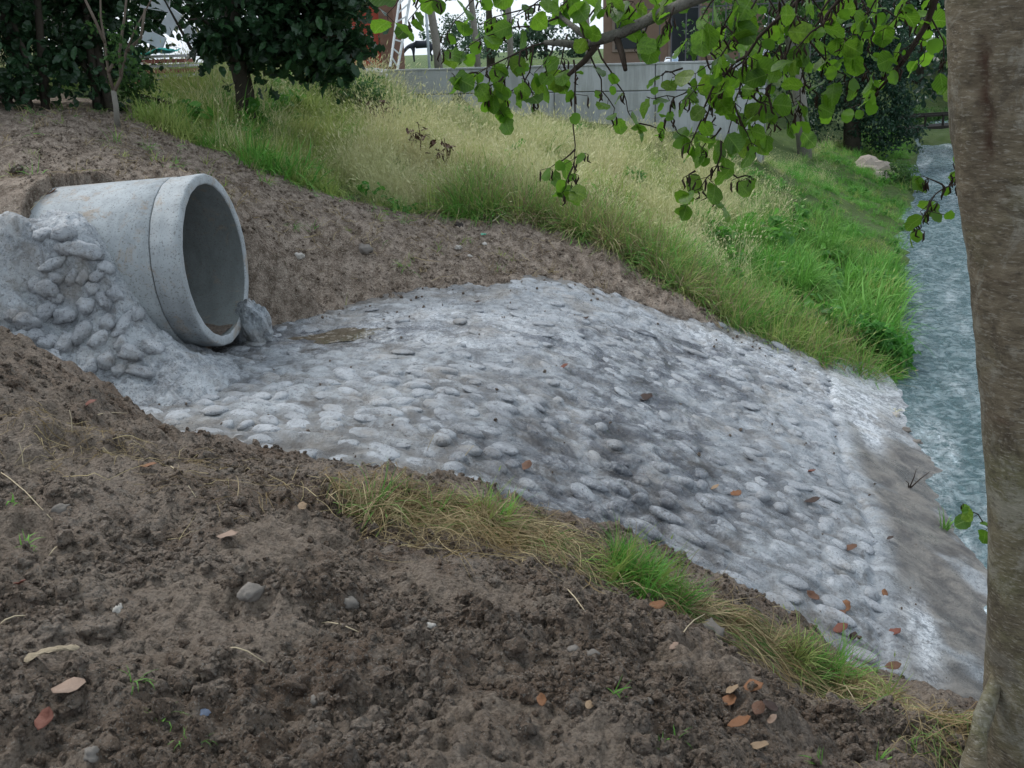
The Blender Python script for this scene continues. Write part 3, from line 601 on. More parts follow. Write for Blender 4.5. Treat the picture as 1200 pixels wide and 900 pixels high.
def blades(n, h, w, spread, lean, seed, mat, head=0, curl=.6):
    """a tuft of n bent tapering blades; head>0 adds a seed head"""
    rg = np.random.default_rng(seed); V = []; F = []
    for i in range(n):
        az = rg.uniform(0, 2 * PI); r0 = spread * math.sqrt(rg.random()); bx, by = r0 * math.cos(az), r0 * math.sin(az); da = az + rg.normal() * .9; L = h * rg.uniform(.5, 1.1); ln = abs(rg.normal()) * lean + .08; pts = []; ang = ln * .5; p = np.array([bx, by, 0.])
        for k in range(5):
            pts.append(p.copy()); ang += ln * curl + .05; st = L / 4; p = p + st * np.array([math.sin(ang) * math.cos(da), math.sin(ang) * math.sin(da), math.cos(ang)])
        sdv = np.array([-math.sin(da), math.cos(da), 0]); ww = w * rg.uniform(.6, 1.3); b0 = len(V)
        for k, q in enumerate(pts[:4]):
            wk = ww * (1, .9, .7, .4)[k]; V += [q - sdv * wk, q + sdv * wk]
        V.append(pts[4]); F += [(b0, b0 + 1, b0 + 3, b0 + 2), (b0 + 2, b0 + 3, b0 + 5, b0 + 4), (b0 + 4, b0 + 5, b0 + 7, b0 + 6), (b0 + 6, b0 + 7, b0 + 8)]
        if rg.random() < head:
            d = pts[4] - pts[3]; d /= np.linalg.norm(d) + 1e-9; q = pts[4]; b0 = len(V); hl = .055 * rg.uniform(.7, 1.4); hw = .006
            for v in (q - sdv * hw * .4, q + d * hl * .4 - sdv * hw, q + d * hl, q + d * hl * .4 + sdv * hw): V.append(v)
            F.append((b0, b0 + 1, b0 + 2, b0 + 3))
    me = mesh_py('tuft', V, F, mat, True); return me
def grass_mat(name, a, b, tip=(.35, .30, .15), tipamt=.4, trans=.3):
    m = Mt(name, .6, .25); c = m.mix(m.rnd(), a, b); pa = m.noise(1.1, 4, .6); c = m.mix(m.ramp(pa, [(.40, 0), (.62, tipamt)]), c, tip); c = m.mix(m.noise(9, 3), c, m.mix(.5, c, tuple(x * .5 for x in a)))
    m.col(c); m.translucent(c, trans); return m.m
G_GREEN = grass_mat('green_grass', (.07, .25, .035), (.20, .50, .08), (.28, .42, .11), .4)
G_OLIVE = grass_mat('olive_grass', (.21, .33, .07), (.42, .54, .14), (.56, .55, .23), .5)
G_STRAW = grass_mat('straw_grass', (.56, .54, .27), (.80, .76, .48), (.54, .58, .27), .5)
G_DRY = grass_mat('dry_straw', (.25, .19, .10), (.46, .38, .22), (.36, .29, .17), .4, .1)

# ------------------------------------------------------------------ grass on the bank
def pts_in(n, x0, x1, y0, y1, dens, seed):
    rg = np.random.default_rng(seed); X = rg.uniform(x0, x1, n * 4); Y = y0 * (y1 / y0) ** rg.random(n * 4)
    k = rg.random(n * 4) < dens(X, Y); k = k & (rg.random(n * 4) < .30 + .35 * (tt(X, Y) < 3.2) + .9 * (fbm(X * 1.9, Y * 1.9, 3, seed + 9) > -.12)); X = X[k][:n]; Y = Y[k][:n]; return X, Y
def gmask(X, Y):
    g = Y - grassline(X) + .22 * fbm(X * 2.3, Y * 2.3, 3, 8); t = tt(X, Y); b = behind(X, Y); al = along(X, Y)
    ok = (g > 0) & (t > .02) & ~((b > -.05) & (al < WLEN + .2))
    return ok & ~((X > -5.6) & (X < -4.15 + (Y - 12) * -.15) & (Y > 12.2) & (Y < 16))
def tuftset(name, n, dens, protos, smin, smax, seed, y1=34, label=None, x0=-9, x1=14, y0=9.4):
    X, Y = pts_in(n, x0, x1, y0, y1, dens, seed); Z = land(X, Y, False); rg = np.random.default_rng(seed + 1)
    Z = land(X, Y) - .02; m = len(X); S = rg.uniform(smin, smax, m) * np.clip(1 + .9 * fbm(X * 1.1, Y * 1.1, 3, seed), .45, 1.8) * np.clip(Y / 13, .9, 1.7) ** .5 * (1 - .55 * sstep(-3.2, -.3, behind(X, Y)) * (along(X, Y) > .8))
    ROT = np.stack([rg.normal(0, .3, m), rg.normal(0, .3, m), rg.uniform(0, 2 * PI, m)], -1)
    return scatter(name, np.stack([X, Y, Z], -1), ROT, S, protos, None, label)
def lush(X, Y): return sstep(3.6, 1.3, tt(X, Y) + .8 * fbm(X * .7, Y * .7, 2, 33))
def strawy(X, Y): return sstep(-.25, .35, fbm(X * .5, Y * .35, 3, 35) + .55 * np.exp(-((X - 2.3) / 2.2) ** 2) * sstep(9.5, 12, Y) + .2)
left = lambda X: sstep(-1.5, -3.2, X)
tG = [blades(40, .36, .0062, .16, .7, 300 + i, G_GREEN) for i in range(6)]; tO = [blades(42, .40, .0048, .17, .75, 320 + i, G_OLIVE, .15) for i in range(6)]
tS = [blades(34, .52, .0026, .17, .45, 340 + i, G_STRAW, .9, .45) for i in range(6)]; tFlop = [blades(60, .60, .0042, .10, 1.1, 360 + i, [G_OLIVE, G_GREEN, G_DRY][i % 3], .1) for i in range(6)]
tuftset('green_grass', 9500, lambda X, Y: gmask(X, Y) * np.clip(.12 + .95 * lush(X, Y) + .35 * left(X), 0, 1), tG, .40, .95, 401, label='lush green grass growing along the stream bank')
tuftset('meadow_grass', 11000, lambda X, Y: gmask(X, Y) * np.clip(1 - .75 * lush(X, Y) - .45 * strawy(X, Y) * (1 - left(X)), .1, 1), tO, .38, .9, 403, label='olive green meadow grass on the bank')
tuftset('seeding_grass', 12500, lambda X, Y: gmask(X, Y) * np.clip(1 - lush(X, Y), 0, 1) * np.clip(.25 + strawy(X, Y), 0, 1) * (1 - .75 * left(X)) * sstep(-.1, .9, Y - grassline(X)), tS, .42, .92, 405, label='dry pale grass gone to seed below the wall')
tuftset('terrace_grass', 7000, lambda X, Y: ((behind(X, Y) > .4) & (tt(X, Y) > 1) & (along(X, Y) > -14)) * 1.0, tO[:3], .06, .16, 407, 90, 'short grass on the terrace behind the wall', -22, 16, 15)
WEED = leaf_mat('weed_leaf', (.04, .15, .025), (.12, .30, .05), .4, -1)
def weed(seed):
    V, F = leaf_cloud(44, [(0, 0, .13, .17, .17, .12)], .075, seed, lance if seed % 2 else oval_); me = mesh_np('weed', V, F, WEED, False); a = me.attributes.new('tint', 'FLOAT', 'FACE'); a.data.foreach_set('value', np.repeat(np.random.default_rng(seed).random(44), len(F) // 44).astype(np.float32)); return me
lance = leaf_tpl('lance', 3); oval_ = leaf_tpl('oval', 4)
tuftset('broad_leaved_weeds', 900, lambda X, Y: gmask(X, Y) * np.clip(.10 + .9 * lush(X, Y) + .3 * left(X), 0, 1) * (fbm(X * .8, Y * .8, 3, 88) > -.05), [weed(440 + i) for i in range(6)], .6, 1.3, 409, 24, 'broad-leaved weeds mixed through the bank grass')
# grass hanging over the cut edge
X = np.random.default_rng(5).uniform(-.6, 3.5, 900); Y = grassline(X) + np.random.default_rng(6).uniform(-.22, .8, 900); rg = np.random.default_rng(7)
k = tt(X, Y) > .1; X = X[k]; Y = Y[k]
scatter('overhanging_grass', np.stack([X, Y, land(X, Y) - .01], -1), np.stack([rg.normal(.4, .3, len(X)), rg.normal(.15, .35, len(X)), rg.uniform(0, 6.28, len(X))], -1), rg.uniform(.5, 1.0, len(X)), tFlop, None, 'long grass flopping over the cut earth edge')
# sparse sprouts and dead stalks on the bare slope
tSm = [blades(12, .16, .003, .05, .8, 380 + i, [G_GREEN, G_DRY, G_DRY, G_OLIVE][i % 4]) for i in range(8)]
X = rg.uniform(-5, 2.5, 900); Y = rg.uniform(6.8, 11, 900); k = (Y > Yf(X) + .1) & (Y < grassline(X)) & (rg.random(900) < .2 + .8 * (fbm(X * 1.5, Y * 1.5, 3, 55) > .15)); X = X[k]; Y = Y[k]
scatter('sprouting_weeds', np.stack([X, Y, land(X, Y) - .005], -1), np.stack([rg.normal(0, .5, len(X)), rg.normal(0, .5, len(X)), rg.uniform(0, 6.28, len(X))], -1), rg.uniform(.5, 1.2, len(X)), tSm, None, 'sparse weeds and dead stalks on the bare slope')

# ------------------------------------------------------------------ crumbs and clods of earth
def clod(seed, sub=1, sq=.75, mat=SOIL, amp=.28):
    import bmesh
    bm = bmesh.new(); bmesh.ops.create_icosphere(bm, subdivisions=sub, radius=1); rg = np.random.default_rng(seed); o = rg.random(3) * 50
    for v in bm.verts:
        c = np.array(v.co); f = 1 + amp * float(perlin(np.array([c[0] * 1.6 + o[0] + c[2]]), np.array([c[1] * 1.6 + o[1] - c[2] * .7]), 3)[0]) * 1.6 + rg.normal() * amp * .22
        v.co = (c[0] * f, c[1] * f * .85, c[2] * f * sq)
    me = bpy.data.meshes.new('clod'); bm.to_mesh(me); bm.free(); me.materials.append(mat); return me
CL = [clod(500 + i, 2) for i in range(10)]
def scat_soil(name, n, x0, x1, y0, y1, smin, smax, seed, ok, label, pw=2.6, CL=CL):
    rg = np.random.default_rng(seed); Y = y0 * (y1 / y0) ** rg.random(n); X = rg.uniform(x0, x1, n) * (Y / y1) * 1.0; 
    k = ok(X, Y, rg); X = X[k]; Y = Y[k]; m = len(X); S = smin + (smax - smin) * rg.random(m) ** pw
    scatter(name, np.stack([X, Y, land(X, Y) + S * .15], -1), rg.uniform(0, 6.28, (m, 3)) * np.array([.2, .2, 1]), S, CL, None, label)
fgok = lambda X, Y, rg: (a_in(X, Y) < .06) & (Y < 6) & (rg.random(len(X)) < (.25 + .75 * (fbm(X * 2.2, Y * 2.2, 3, 61) > -.1)) * (1 - .85 * sstep(-.05, .28, fbm(X * 1.3 + 3, Y * 1.7, 3, 97))))
scat_soil('earth_crumbs', 42000, -3.4, 3.2, 1.5, 5.6, .0035, .016, 601, fgok, 'crumbs of loose brown earth in the foreground')
scat_soil('earth_lumps', 3600, -3.4, 3.2, 1.5, 5.6, .012, .038, 603, fgok, 'small lumps of loose brown earth in the foreground', 3.5)
scat_soil('slope_crumbs', 26000, -5.2, 3.4, 6.8, 11.2, .004, .024, 605, lambda X, Y, rg: (a_in(X, Y) < .05) & (Y < grassline(X) + .1) & (tt(X, Y) > .8) & ((Y > 7.75) | (X < -3.2)), 'crumbs of loose earth on the slope behind the pipe', 3.5, [clod(530 + i, 1, .6, SOIL_DRY) for i in range(8)])
rg = np.random.default_rng(9); X = rg.uniform(-2.2, 2.6, 5200); Y = rg.uniform(4, 9.5, 5200); s = a_in(X, Y); k = (s > -.05) & (rg.random(5200) < np.clip(.05 + 1.2 * np.exp(-np.maximum(s, 0) / .16), 0, 1)) & (tt(X, Y) > .1); X = X[k]; Y = Y[k]; m = len(X)
scatter('apron_crumbs', np.stack([X, Y, a_detail(X, Y) + .012], -1), rg.uniform(0, 6.28, (m, 3)), .003 + .013 * rg.random(m) ** 4, CL, None, 'earth crumbs strewn along the edges of the apron')

# ------------------------------------------------------------------ wall and yard behind it
wall = thing('concrete_wall', 'low grey cast concrete retaining wall behind the seeding grass', 'wall', (WA[0], WA[1], 0), math.atan2(WD[1], WD[0]))
def wallmat():
    m = Mt('weathered_concrete', .85, .2); f = m.noise(1.6, 5, .6); c = m.mix(f, (.34, .365, .385), (.52, .545, .565))
    c = m.mix(m.ramp(m.noise(5, 4, .7, stretch=(1, 1, .12)), [(.45, 0), (.6, .6)]), c, (.25, .265, .26)); c = m.mix(m.math('MULTIPLY', m.rnd(), .25), c, (.22, .24, .25))
    m.col(c); m.bump(m.noise(25, 4), .01, .5); return m.m
WM = wallmat(); np_ = int(WLEN / 1.85) + 1; top = 1.33; pm = {}
for r_, (z0, z1) in enumerate([(-.4, .86), (.872, top - .03)]):
    for i in range(np_):
        if r_ not in pm: pm[r_] = MB().box((.9215, .11, (z1 - z0) / 2), (1.835, .22, z1 - z0))
        if (r_, 0) not in pm: o = pm[r_].build('panel', WM, wall); pm[(r_, 0)] = o; md = o.modifiers.new('b', 'BEVEL'); md.width = .012
        else: o = pm[(r_, 0)].copy(); COL.objects.link(o)
        o.location = (i * 1.85, random.uniform(-.008, .008), z0)
MB().box((np_ * .925, .11, top - .018), (np_ * 1.85, .25, .03)).build('coping', WM, wall)
MB().box((np_ * .925, .12, .4), (np_ * 1.85 - .02, .14, 1.5)).build('core', plain('joint_dark', (.12, .12, .12)), wall)

def G(px, py, Y):      # a spot at a given distance, standing on the land there
    p = at(px, py, Y=Y); return np.array([p[0], p[1], landz(p[0], p[1])])
def timber(c=(.23, .21, .185)): return bark_mat('weathered_pole', tuple(x * .8 for x in c), tuple(x * 1.2 for x in c), 6)
TP = timber(); WHITE = plain('white_paint', (.72, .75, .78)); DARK = plain('dark_cloth', (.02, .024, .035))
for i, (p0, p1, Y, r_) in enumerate([((515, 75), (503, 0), 22.5, .085), ((560, 72), (552, 0), 24, .07), ((598, 72), (595, 0), 25, .07), ((690, 70), (686, 0), 23, .06)]):
    a = G(*p0, Y); b = at(*p1, Y=Y); d = b - a; b = a + d * 1.6
    t = thing('timber_pole', ['thick grey leaning pole just beside the dark horse', 'second grey pole standing behind the wall, right of the thick one', 'slim grey pole, third from the left above the wall', 'slim grey pole behind the alder branch near the brown house'][i], 'pole', a, 0, 'poles behind the concrete wall')
    MB().tube([(0, 0, -.2), tuple((b - a) * .3 + [0.02, 0, 0]), tuple((b - a) * .6), tuple(b - a)], [r_ * 1.1, r_, r_ * .92, r_ * .8], 9).build('shaft', TP, t, True)
lad = thing('stepladder', 'white stepladder leaning open on the yard behind the wall', 'ladder', G(462, 76, 22.0)); o3 = G(462, 76, 22.0)
a0 = np.zeros(3); a1 = at(480, 0, Y=22.3) - o3; b0 = at(474, 76, Y=22.9) - o3; b0[2] = 0; b1 = a1 + np.array([-.02, .05, 0]); c0 = at(468, 76, Y=22.1) - o3; c0[2] = 0; c1 = at(484, 0, Y=22.4) - o3
MB().bar(a0, a1 * 1.2, .05, .03).build('rail', WHITE, lad); MB().bar(at(456, 60, Y=22) - o3 - [0, 0, .3], at(468, 0, Y=22.3) - o3, .04, .03).build('rail', WHITE, lad)
for k in range(7):
    f_ = .15 + k * .13; l_ = at(456, 60, Y=22) - o3 - [0, 0, .3]; l1 = at(468, 0, Y=22.3) - o3; MB().bar(l_ + (l1 - l_) * f_, a1 * 1.2 * f_, .03).build('rung', WHITE, lad)
sp_ = thing('white_pole', 'thin pale metal pole upright in front of the dark horse', 'pole', G(503, 76, 22.2)); o3 = G(503, 76, 22.2)
MB().tube([(0, 0, -.1), tuple(at(501, 40, Y=22.2) - o3), tuple(at(497, -20, Y=22.2) - o3)], .028, 8).build('tube', plain('galvanised', (.45, .5, .56)), sp_, True)
def horse(px, Y, rz, H, label, headdown):
    p = G(px, 60, Y); t = thing('horse', label, 'horse', p, rz)
    hd = (1.32, 0, .62) if headdown else (1.30, 0, 1.62)
    V = [(0, 0, 1.15), (-.45, 0, 1.2), (-.72, 0, 1.15), (.4, 0, 1.17), (.65, 0, 1.2), (.95, 0, 1.05 if headdown else 1.5), hd, (hd[0] + .22, 0, hd[2] - .35), (-.9, 0, .9), (-.97, 0, .45)]
    E_ = [(0, 1), (1, 2), (0, 3), (3, 4), (4, 5), (5, 6), (6, 7), (2, 8), (8, 9)]; Rr = [.30, .31, .22, .30, .24, .15, .11, .07, .06, .03]
    for s in (-1, 1):
        n = len(V); V += [(-.62, s * .16, .85), (-.55, s * .17, .62), (-.70, s * .17, .42), (-.66, s * .17, .03)]; E_ += [(2, n), (n, n + 1), (n + 1, n + 2), (n + 2, n + 3)]; Rr += [.16, .09, .055, .05]
        n = len(V); V += [(.55, s * .15, .85), (.56, s * .16, .48), (.54, s * .16, .03)]; E_ += [(4, n), (n, n + 1), (n + 1, n + 2)]; Rr += [.12, .06, .05]
        n = len(V); V += [(hd[0] - .04, s * .07, hd[2] + .18)]; E_ += [(6, n)]; Rr += [.03]
    me = bpy.data.meshes.new('body'); me.from_pydata([tuple(c * H for c in v) for v in V], E_, []); me.materials.append(DARK)
    o = ob('body', me, t); sk = o.modifiers.new('skin', 'SKIN'); sk.use_smooth_shade = True
    for i, r_ in enumerate(Rr): me.skin_vertices[0].data[i].radius = (r_ * H, r_ * H * .9)
    me.skin_vertices[0].data[0].use_root = True; ss = o.modifiers.new('sub', 'SUBSURF'); ss.levels = ss.render_levels = 1
horse(494, 76, PI, 1.02, 'dark horse grazing far off between the poles behind the wall', True)
horse(463, 60, PI / 2 + .35, 1.0, 'dark horse standing nearly end-on behind the stepladder', True)

BR = plain('ochre_render', (.20, .135, .10), .85, .2, 3); GLD = plain('dark_glass', (.02, .025, .03), .15); ROOF = plain('grey_roof', (.22, .17, .14))
hp = G(800, 60, 30); hs = thing('brown_house', 'orange-brown rendered house beyond the wall with metal fence before it', 'house', hp, R(-6))
MB().box((0, 2, 1.75), (4.4, 4, 3.5)).build('wall', BR, hs); MB().box((0, 1.9, 3.6), (5.2, 5.0, .14)).add([(-2.6, -.6, 3.68), (2.6, -.6, 3.68), (2.6, 4.4, 3.68), (-2.6, 4.4, 3.68), (-1.7, 1.9, 4.9), (1.7, 1.9, 4.9)], [(0, 1, 5, 4), (2, 3, 4, 5), (1, 2, 5), (3, 0, 4)]).build('roof', ROOF, hs)
for x in (-1.5, .05, 1.5):
    wn_ = MB().box((x, -.012, 1.35 if x == .05 else 1.6), (.9, .06, 2.0 if x == .05 else 1.1)).build('door' if x == .05 else 'window', ROOF, hs)
    MB().box((x, -.05, 1.35 if x == .05 else 1.6), (.74, .03, 1.8 if x == .05 else .94)).build('pane', GLD, wn_)
fp = thing('metal_fence', 'row of thin dark metal posts on the terrace before the brown house', 'fence', (WA[0], WA[1], 0), math.atan2(WD[1], WD[0])); FM = plain('dark_steel', (.09, .09, .10))
for i in range(13):
    MB().box((5.1 + i * .235 + random.uniform(-.02, .02), .9, 1.72), (.018, .018, 1.15)).build('post', FM, fp)
MB().bar((5.0, .93, 2.2), (8.1, .93, 2.2), .02).build('rail', FM, fp)
for px, py, Y, c, sz, nm, lb, ct in [(791, 62, 19.6, (.42, .55, .72), (.06, .06, .2), 'water_canister', 'pale blue canister standing on the terrace edge behind the wall', 'canister'), (783, 62, 19.8, (.75, .78, .80), (.07, .06, .15), 'white_bucket', 'white bucket beside the pale blue canister on the terrace', 'bucket')]:
    p = G(px, py, Y); b = thing(nm, lb, ct, (p[0], p[1], 1.2)); m_ = plain(nm, c, .5); r0 = sz[0]
    MB().tube([(0, 0, -.03), (0, 0, .02), (0, 0, sz[2] * .75), (0, 0, sz[2] * .95), (0, 0, sz[2])], [r0 * .85, r0, r0, r0 * .6, r0 * .35], 12).build('body', m_, b, True); MB().tube([(-r0, 0, sz[2] * .7), (-r0 * .5, 0, sz[2] * 1.2), (r0 * .5, 0, sz[2] * 1.2), (r0, 0, sz[2] * .7)], .008, 5).build('handle', WHITE, b)
# red hut at the left end of the wall
RED = plain('red_boards', (.42, .075, .05)); BRN = plain('brown_brick', (.20, .11, .08), .9, .3, 12)
p = G(440, 74, 23.5); hut = thing('red_hut', 'small red boarded hut with brown brick pier at the left wall end', 'hut', p, R(-12))
for k in range(9): MB().box((-1.25 + k * .165, 0, 1.1), (.155, .04 + .012 * (k % 2), 2.2)).build('board', RED, hut)
MB().box((.36, -.02, 1.3), (.32, .32, 2.6)).build('pier', BRN, hut); MB().box((-.55, .8, 2.35), (2.3, 2.2, .10)).build('roof', ROOF, hut); MB().box((-.6, 1.0, 1.1), (1.4, 1.7, 2.2)).build('wall', BRN, hut)
# dry field stones at the wall's left end
for i, (px, py, w_) in enumerate([(434, 84, .30), (444, 88, .22), (436, 93, .25), (449, 95, .2)]):
    p = at(px, py, Y=19.6); o = tag(ob('flat_stone', clod(560 + i, 2, .4, STONE), None, p, (.1, 0, i), (w_, w_ * .8, w_ * .5)), ['flat stone topmost on the little pile at the left wall end', 'small flat stone right of the topmost one by the wall end', 'flat stone in the middle of the pile by the wall end', 'lowest flat stone of the pile at the left wall end'][i], 'stone', 'piled stones at the left end of the wall')
# timber stack, tarp and table glimpsed between the dark trees
p = G(210, 118, 15.2); p[2] = 1.2; stk = thing('timber_stack', 'stack of pale planks and red boards glimpsed between the dark trees', 'timber', (p[0], p[1], p[2])); PLK = plain('pale_plank', (.62, .62, .66)); RB = plain('red_board', (.33, .12, .10))
for k in range(8): MB().box((-.15 + random.uniform(-.05, .05), k % 2 * .03, .02 + k * .066), (.8, .5, .034 if k % 2 else .05)).build('plank', [RB, PLK][k % 2], stk)
tp = thing('tarpaulin', 'turquoise tarpaulin drooping over the plank stack', 'tarpaulin', (p[0] - .25, p[1] - .05, p[2] + .42)); n = 16; gx_, gy_ = np.meshgrid(np.linspace(-.3, .3, n), np.linspace(-.25, .25, n)); gz_ = .12 + .05 * perlin(gx_ * 4, gy_ * 4, 3) - .35 * np.clip(np.abs(gy_) - .26, 0, 1) + .10 * gx_
me = mesh_np('sheet', np.stack([gx_, gy_, gz_], -1).reshape(-1, 3), grid_faces(n, n), plain('turquoise_plastic', (.06, .55, .46), .35)); o = ob('sheet', me, tp); so_ = o.modifiers.new('t', 'SOLIDIFY'); so_.thickness = .012
for i, (x, z, a, w_) in enumerate([(-.35, .72, .5, .3), (-.1, .95, -.9, .35), (-.30, 1.2, .2, .4), (.15, .75, .9, .25)]): tag(MB().box((0, 0, 0), (w_, .06, .17), 0, Matrix.Rotation(a, 3, 'Y')).build('leaning_board', PLK), ['pale board tilted up left above the turquoise sheet', 'steep pale board in the gap between the dark trees', 'topmost pale board in the gap between the dark trees', 'short pale board right of the turquoise sheet'][i], 'board', 'pale boards leaning above the plank stack').location = (p[0] + x, p[1] + .35 + .05 * i, p[2] + z)
q = G(222, 130, 14.0); tb = thing('white_table', 'white garden table with square legs standing in the grass', 'table', q); hz_ = at(215, 109, Y=14.0)[2] - q[2]
MB().box((-.1, 0, hz_), (.75, .5, .05)).build('tabletop', WHITE, tb)
for sx in (-.4, .12):
    for sy in (-.18, .18): MB().box((sx, sy, hz_ / 2 - .03), (.07, .07, hz_ - .01)).build('leg', WHITE, tb)

# ------------------------------------------------------------------ trees and shrubs
LD = leaf_mat('dark_broad_leaf', (.012, .035, .016), (.035, .085, .035), .25, -1, .35); LDo = leaf_mat('dark_broad_leaf_single', (.014, .04, .02), (.05, .12, .045), .3, 0, .35)
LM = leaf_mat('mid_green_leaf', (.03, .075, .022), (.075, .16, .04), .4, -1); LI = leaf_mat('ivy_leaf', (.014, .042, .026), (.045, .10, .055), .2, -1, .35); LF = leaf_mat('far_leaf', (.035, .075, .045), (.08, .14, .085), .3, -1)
def add_trunk(t, pts, rad, mat=BARK_D, name='trunk', n=8): return MB().tube(pts, rad, n).build(name, mat, t, True)
def twiggy(t, base, tips, r0, mat=BARK_D):
    for tp_ in tips:
        b = np.array(base); e = np.array(tp_); m_ = (b + e) / 2 + RNG.normal(0, .12, 3); MB().tube([b, m_, e], [r0, r0 * .6, r0 * .2], 5).build('branch', mat, t, True)
def leaf_parts(t, n, ells, size, seed, tpl, mat):
    rg = np.random.default_rng(seed); ms = [mesh_np('leaf', *leaf_tpl(tpl, seed + k), mat, False) for k in range(4)]; E_ = np.array(ells)
    for i in range(n):
        e = E_[rg.integers(len(E_))]; d = rg.normal(size=3); d[1] = -abs(d[1]) - .6; d /= np.linalg.norm(d); p = e[:3] + d * e[3:] * rg.uniform(.85, 1.02)
        ob('leaf', ms[i % 4], t, p, (rg.normal(-.9, .45), rg.normal(0, .4), rg.uniform(-1.2, 1.2) + PI), size * rg.uniform(.75, 1.3))
lance = leaf_tpl('lance', 3); oval = leaf_tpl('oval', 4); lob = leaf_tpl('lobed', 8)
def shrub(name, label, cat, base, ells, n, size, seed, mat, tpl=None, stems=3, parts=0, ptpl='lance', group=None, sr=.05, pmat=None):
    t = thing(name, label, cat, base, 0, group); E_ = [tuple(e) for e in ells]; crown(t, n, E_, size, seed, mat, 'foliage', tpl)
    rg = np.random.default_rng(seed)
    for k in range(stems):
        e = E_[k % len(E_)]; b = (rg.normal(0, .08), rg.normal(0, .08), -.1); MB().tube([b, (e[0] * .5 + rg.normal(0, .1), e[1] * .5, e[2] * .55), (e[0], e[1], e[2])], [sr, sr * .7, sr * .3], 7).build('stem', BARK_D, t, True)
    if parts: leaf_parts(t, parts, E_, size * 1.15, seed + 50, ptpl, pmat or LDo)
    return t
b = G(40, 152, 10.7); shrub('laurel_shrub', 'dark glossy broad-leaved shrub filling the far top left corner', 'shrub', b, [(-.9, 0, 1.0, .9, .8, 1.1), (0, -.1, .9, .8, .7, 1.0), (-.4, .1, 2.2, 1.2, .9, 1.2), (.3, .2, 1.9, .8, .8, 1.1), (-1.6, .2, 1.6, 1.0, .9, 1.6), (0, .3, 3.2, 1.3, .9, 1.0)], 15000, .105, 701, LD, oval, 5, 150)
b = G(128, 152, 11.3); shrub('laurel_shrub', 'dark shrub behind the slender sapling, right of the corner shrub', 'shrub', b, [(-.3, .1, .75, .75, .6, .8), (-.05, .3, 1.0, .45, .6, .9), (-.3, .3, 1.9, .6, .7, 1.0), (-.3, .3, 2.8, 1.0, .8, 1.0)], 6200, .10, 703, LD, oval, 4, 90)
for px, Y, sd_, lb in ((-60, 15.5, 713, 'dark tree behind the corner shrub at the far left'), (110, 16.5, 714, 'dark tree rising behind the sapling'), (330, 19, 716, 'dark tree behind the maple, left of the red hut')):
    b = G(px, 110, Y); t = thing('dark_tree', lb, 'tree', b, 0, 'dark trees behind the shrubs'); add_trunk(t, [(0, 0, -.3), (.05, 0, 1.5), (0, 0, 3.5)], [.14, .11, .07]); EL = [(0, 0, 1.5, 1.9, 1.0, 1.3), (0, 0, 3.2, 2.0, 1.2, 1.3), (-1.0, .2, .8, 1.0, .7, .7)]
    if px > 300: EL = [(.1, 0, 2.4, 1.3, .9, 1.5), (-1.2, 0, 2.0, .9, .8, 1.4), (.2, 0, 4.0, 1.6, 1, 1)]
    crown(t, 12000, EL, .13, sd_, LD, 'crown', oval)
b = G(285, 118, 12.6); td = thing('dark_maple', 'dark leafy tree with low drooping crown left of the concrete wall', 'tree', b); add_trunk(td, [(0, 0, -.2), (.03, 0, .4), (-.05, .05, 1.0), (.1, .1, 2.4), (.1, .1, 4.2)], [.13, .11, .10, .085, .05], BARK_D)
EL = [(.45, 0, 1.2, .95, 1.0, .55), (-.05, -.2, .95, .45, .6, .4), (.95, -.1, 1.15, .75, .8, .65), (.6, .1, 2.1, 1.15, 1.2, .8), (1.0, 0, .75, .55, .55, .38), (-.2, .2, 3.0, 1.6, 1.3, 1.0), (1.45, .1, 1.75, .45, .6, .6)]
twiggy(td, (0, .05, .8), [(.9, -.3, 1.1), (-.8, 0, 1.5), (.7, .4, 2.1), (-.4, -.5, 1.2), (1.3, -.2, 1.0)], .04); crown(td, 12500, EL, .125, 705, LD, 'crown', lob); leaf_parts(td, 170, EL, .15, 706, 'lance', LDo)
b = G(415, 100, 15.5); shrub('hazel_bush', 'yellow-green bush at the right foot of the dark maple', 'bush', b, [(0, 0, .35, .5, .4, .4), (.35, -.2, .2, .35, .3, .3), (-.4, 0, .5, .4, .4, .4)], 2400, .06, 707, LM, None, 2)
b = G(180, 140, 11.9); shrub('young_shrub', 'thin dark green shrub below the timber stack', 'shrub', b, [(-.1, 0, .2, .3, .3, .3)], 900, .055, 709, LM, None, 2)
# slender sapling with bare stems
b = G(138, 149, 9.9); sp = thing('sapling', 'slender nearly bare sapling with pale forked stem at the slope top', 'tree', b)
def rel(px, py, Y=9.9): return tuple(at(px, py, Y=Y) - b)
add_trunk(sp, [rel(138, 152), rel(136, 125), rel(133, 106)], [.03, .026, .024], BARK_G)
for pts in ([(133, 106), (127, 85), (123, 50), (118, 20), (117, -40)], [(134, 107), (142, 90), (148, 60), (158, 35), (180, -5), (190, -30)], [(142, 90), (140, 60), (146, 20), (150, -20)], [(148, 60), (165, 45), (170, 10)], [(127, 85), (132, 75)], [(123, 50), (112, 25), (100, 0)]):
    MB().tube([rel(*q_) for q_ in pts], [.018 - .003 * k for k in range(len(pts))], 6).build('stem', bark_mat('sapling_bark', (.09, .07, .055), (.17, .14, .11)), sp, True)
crown(sp, 260, [tuple(np.array(rel(130, 60))) + (.3, .2, .6)], .06, 711, LM, 'foliage')
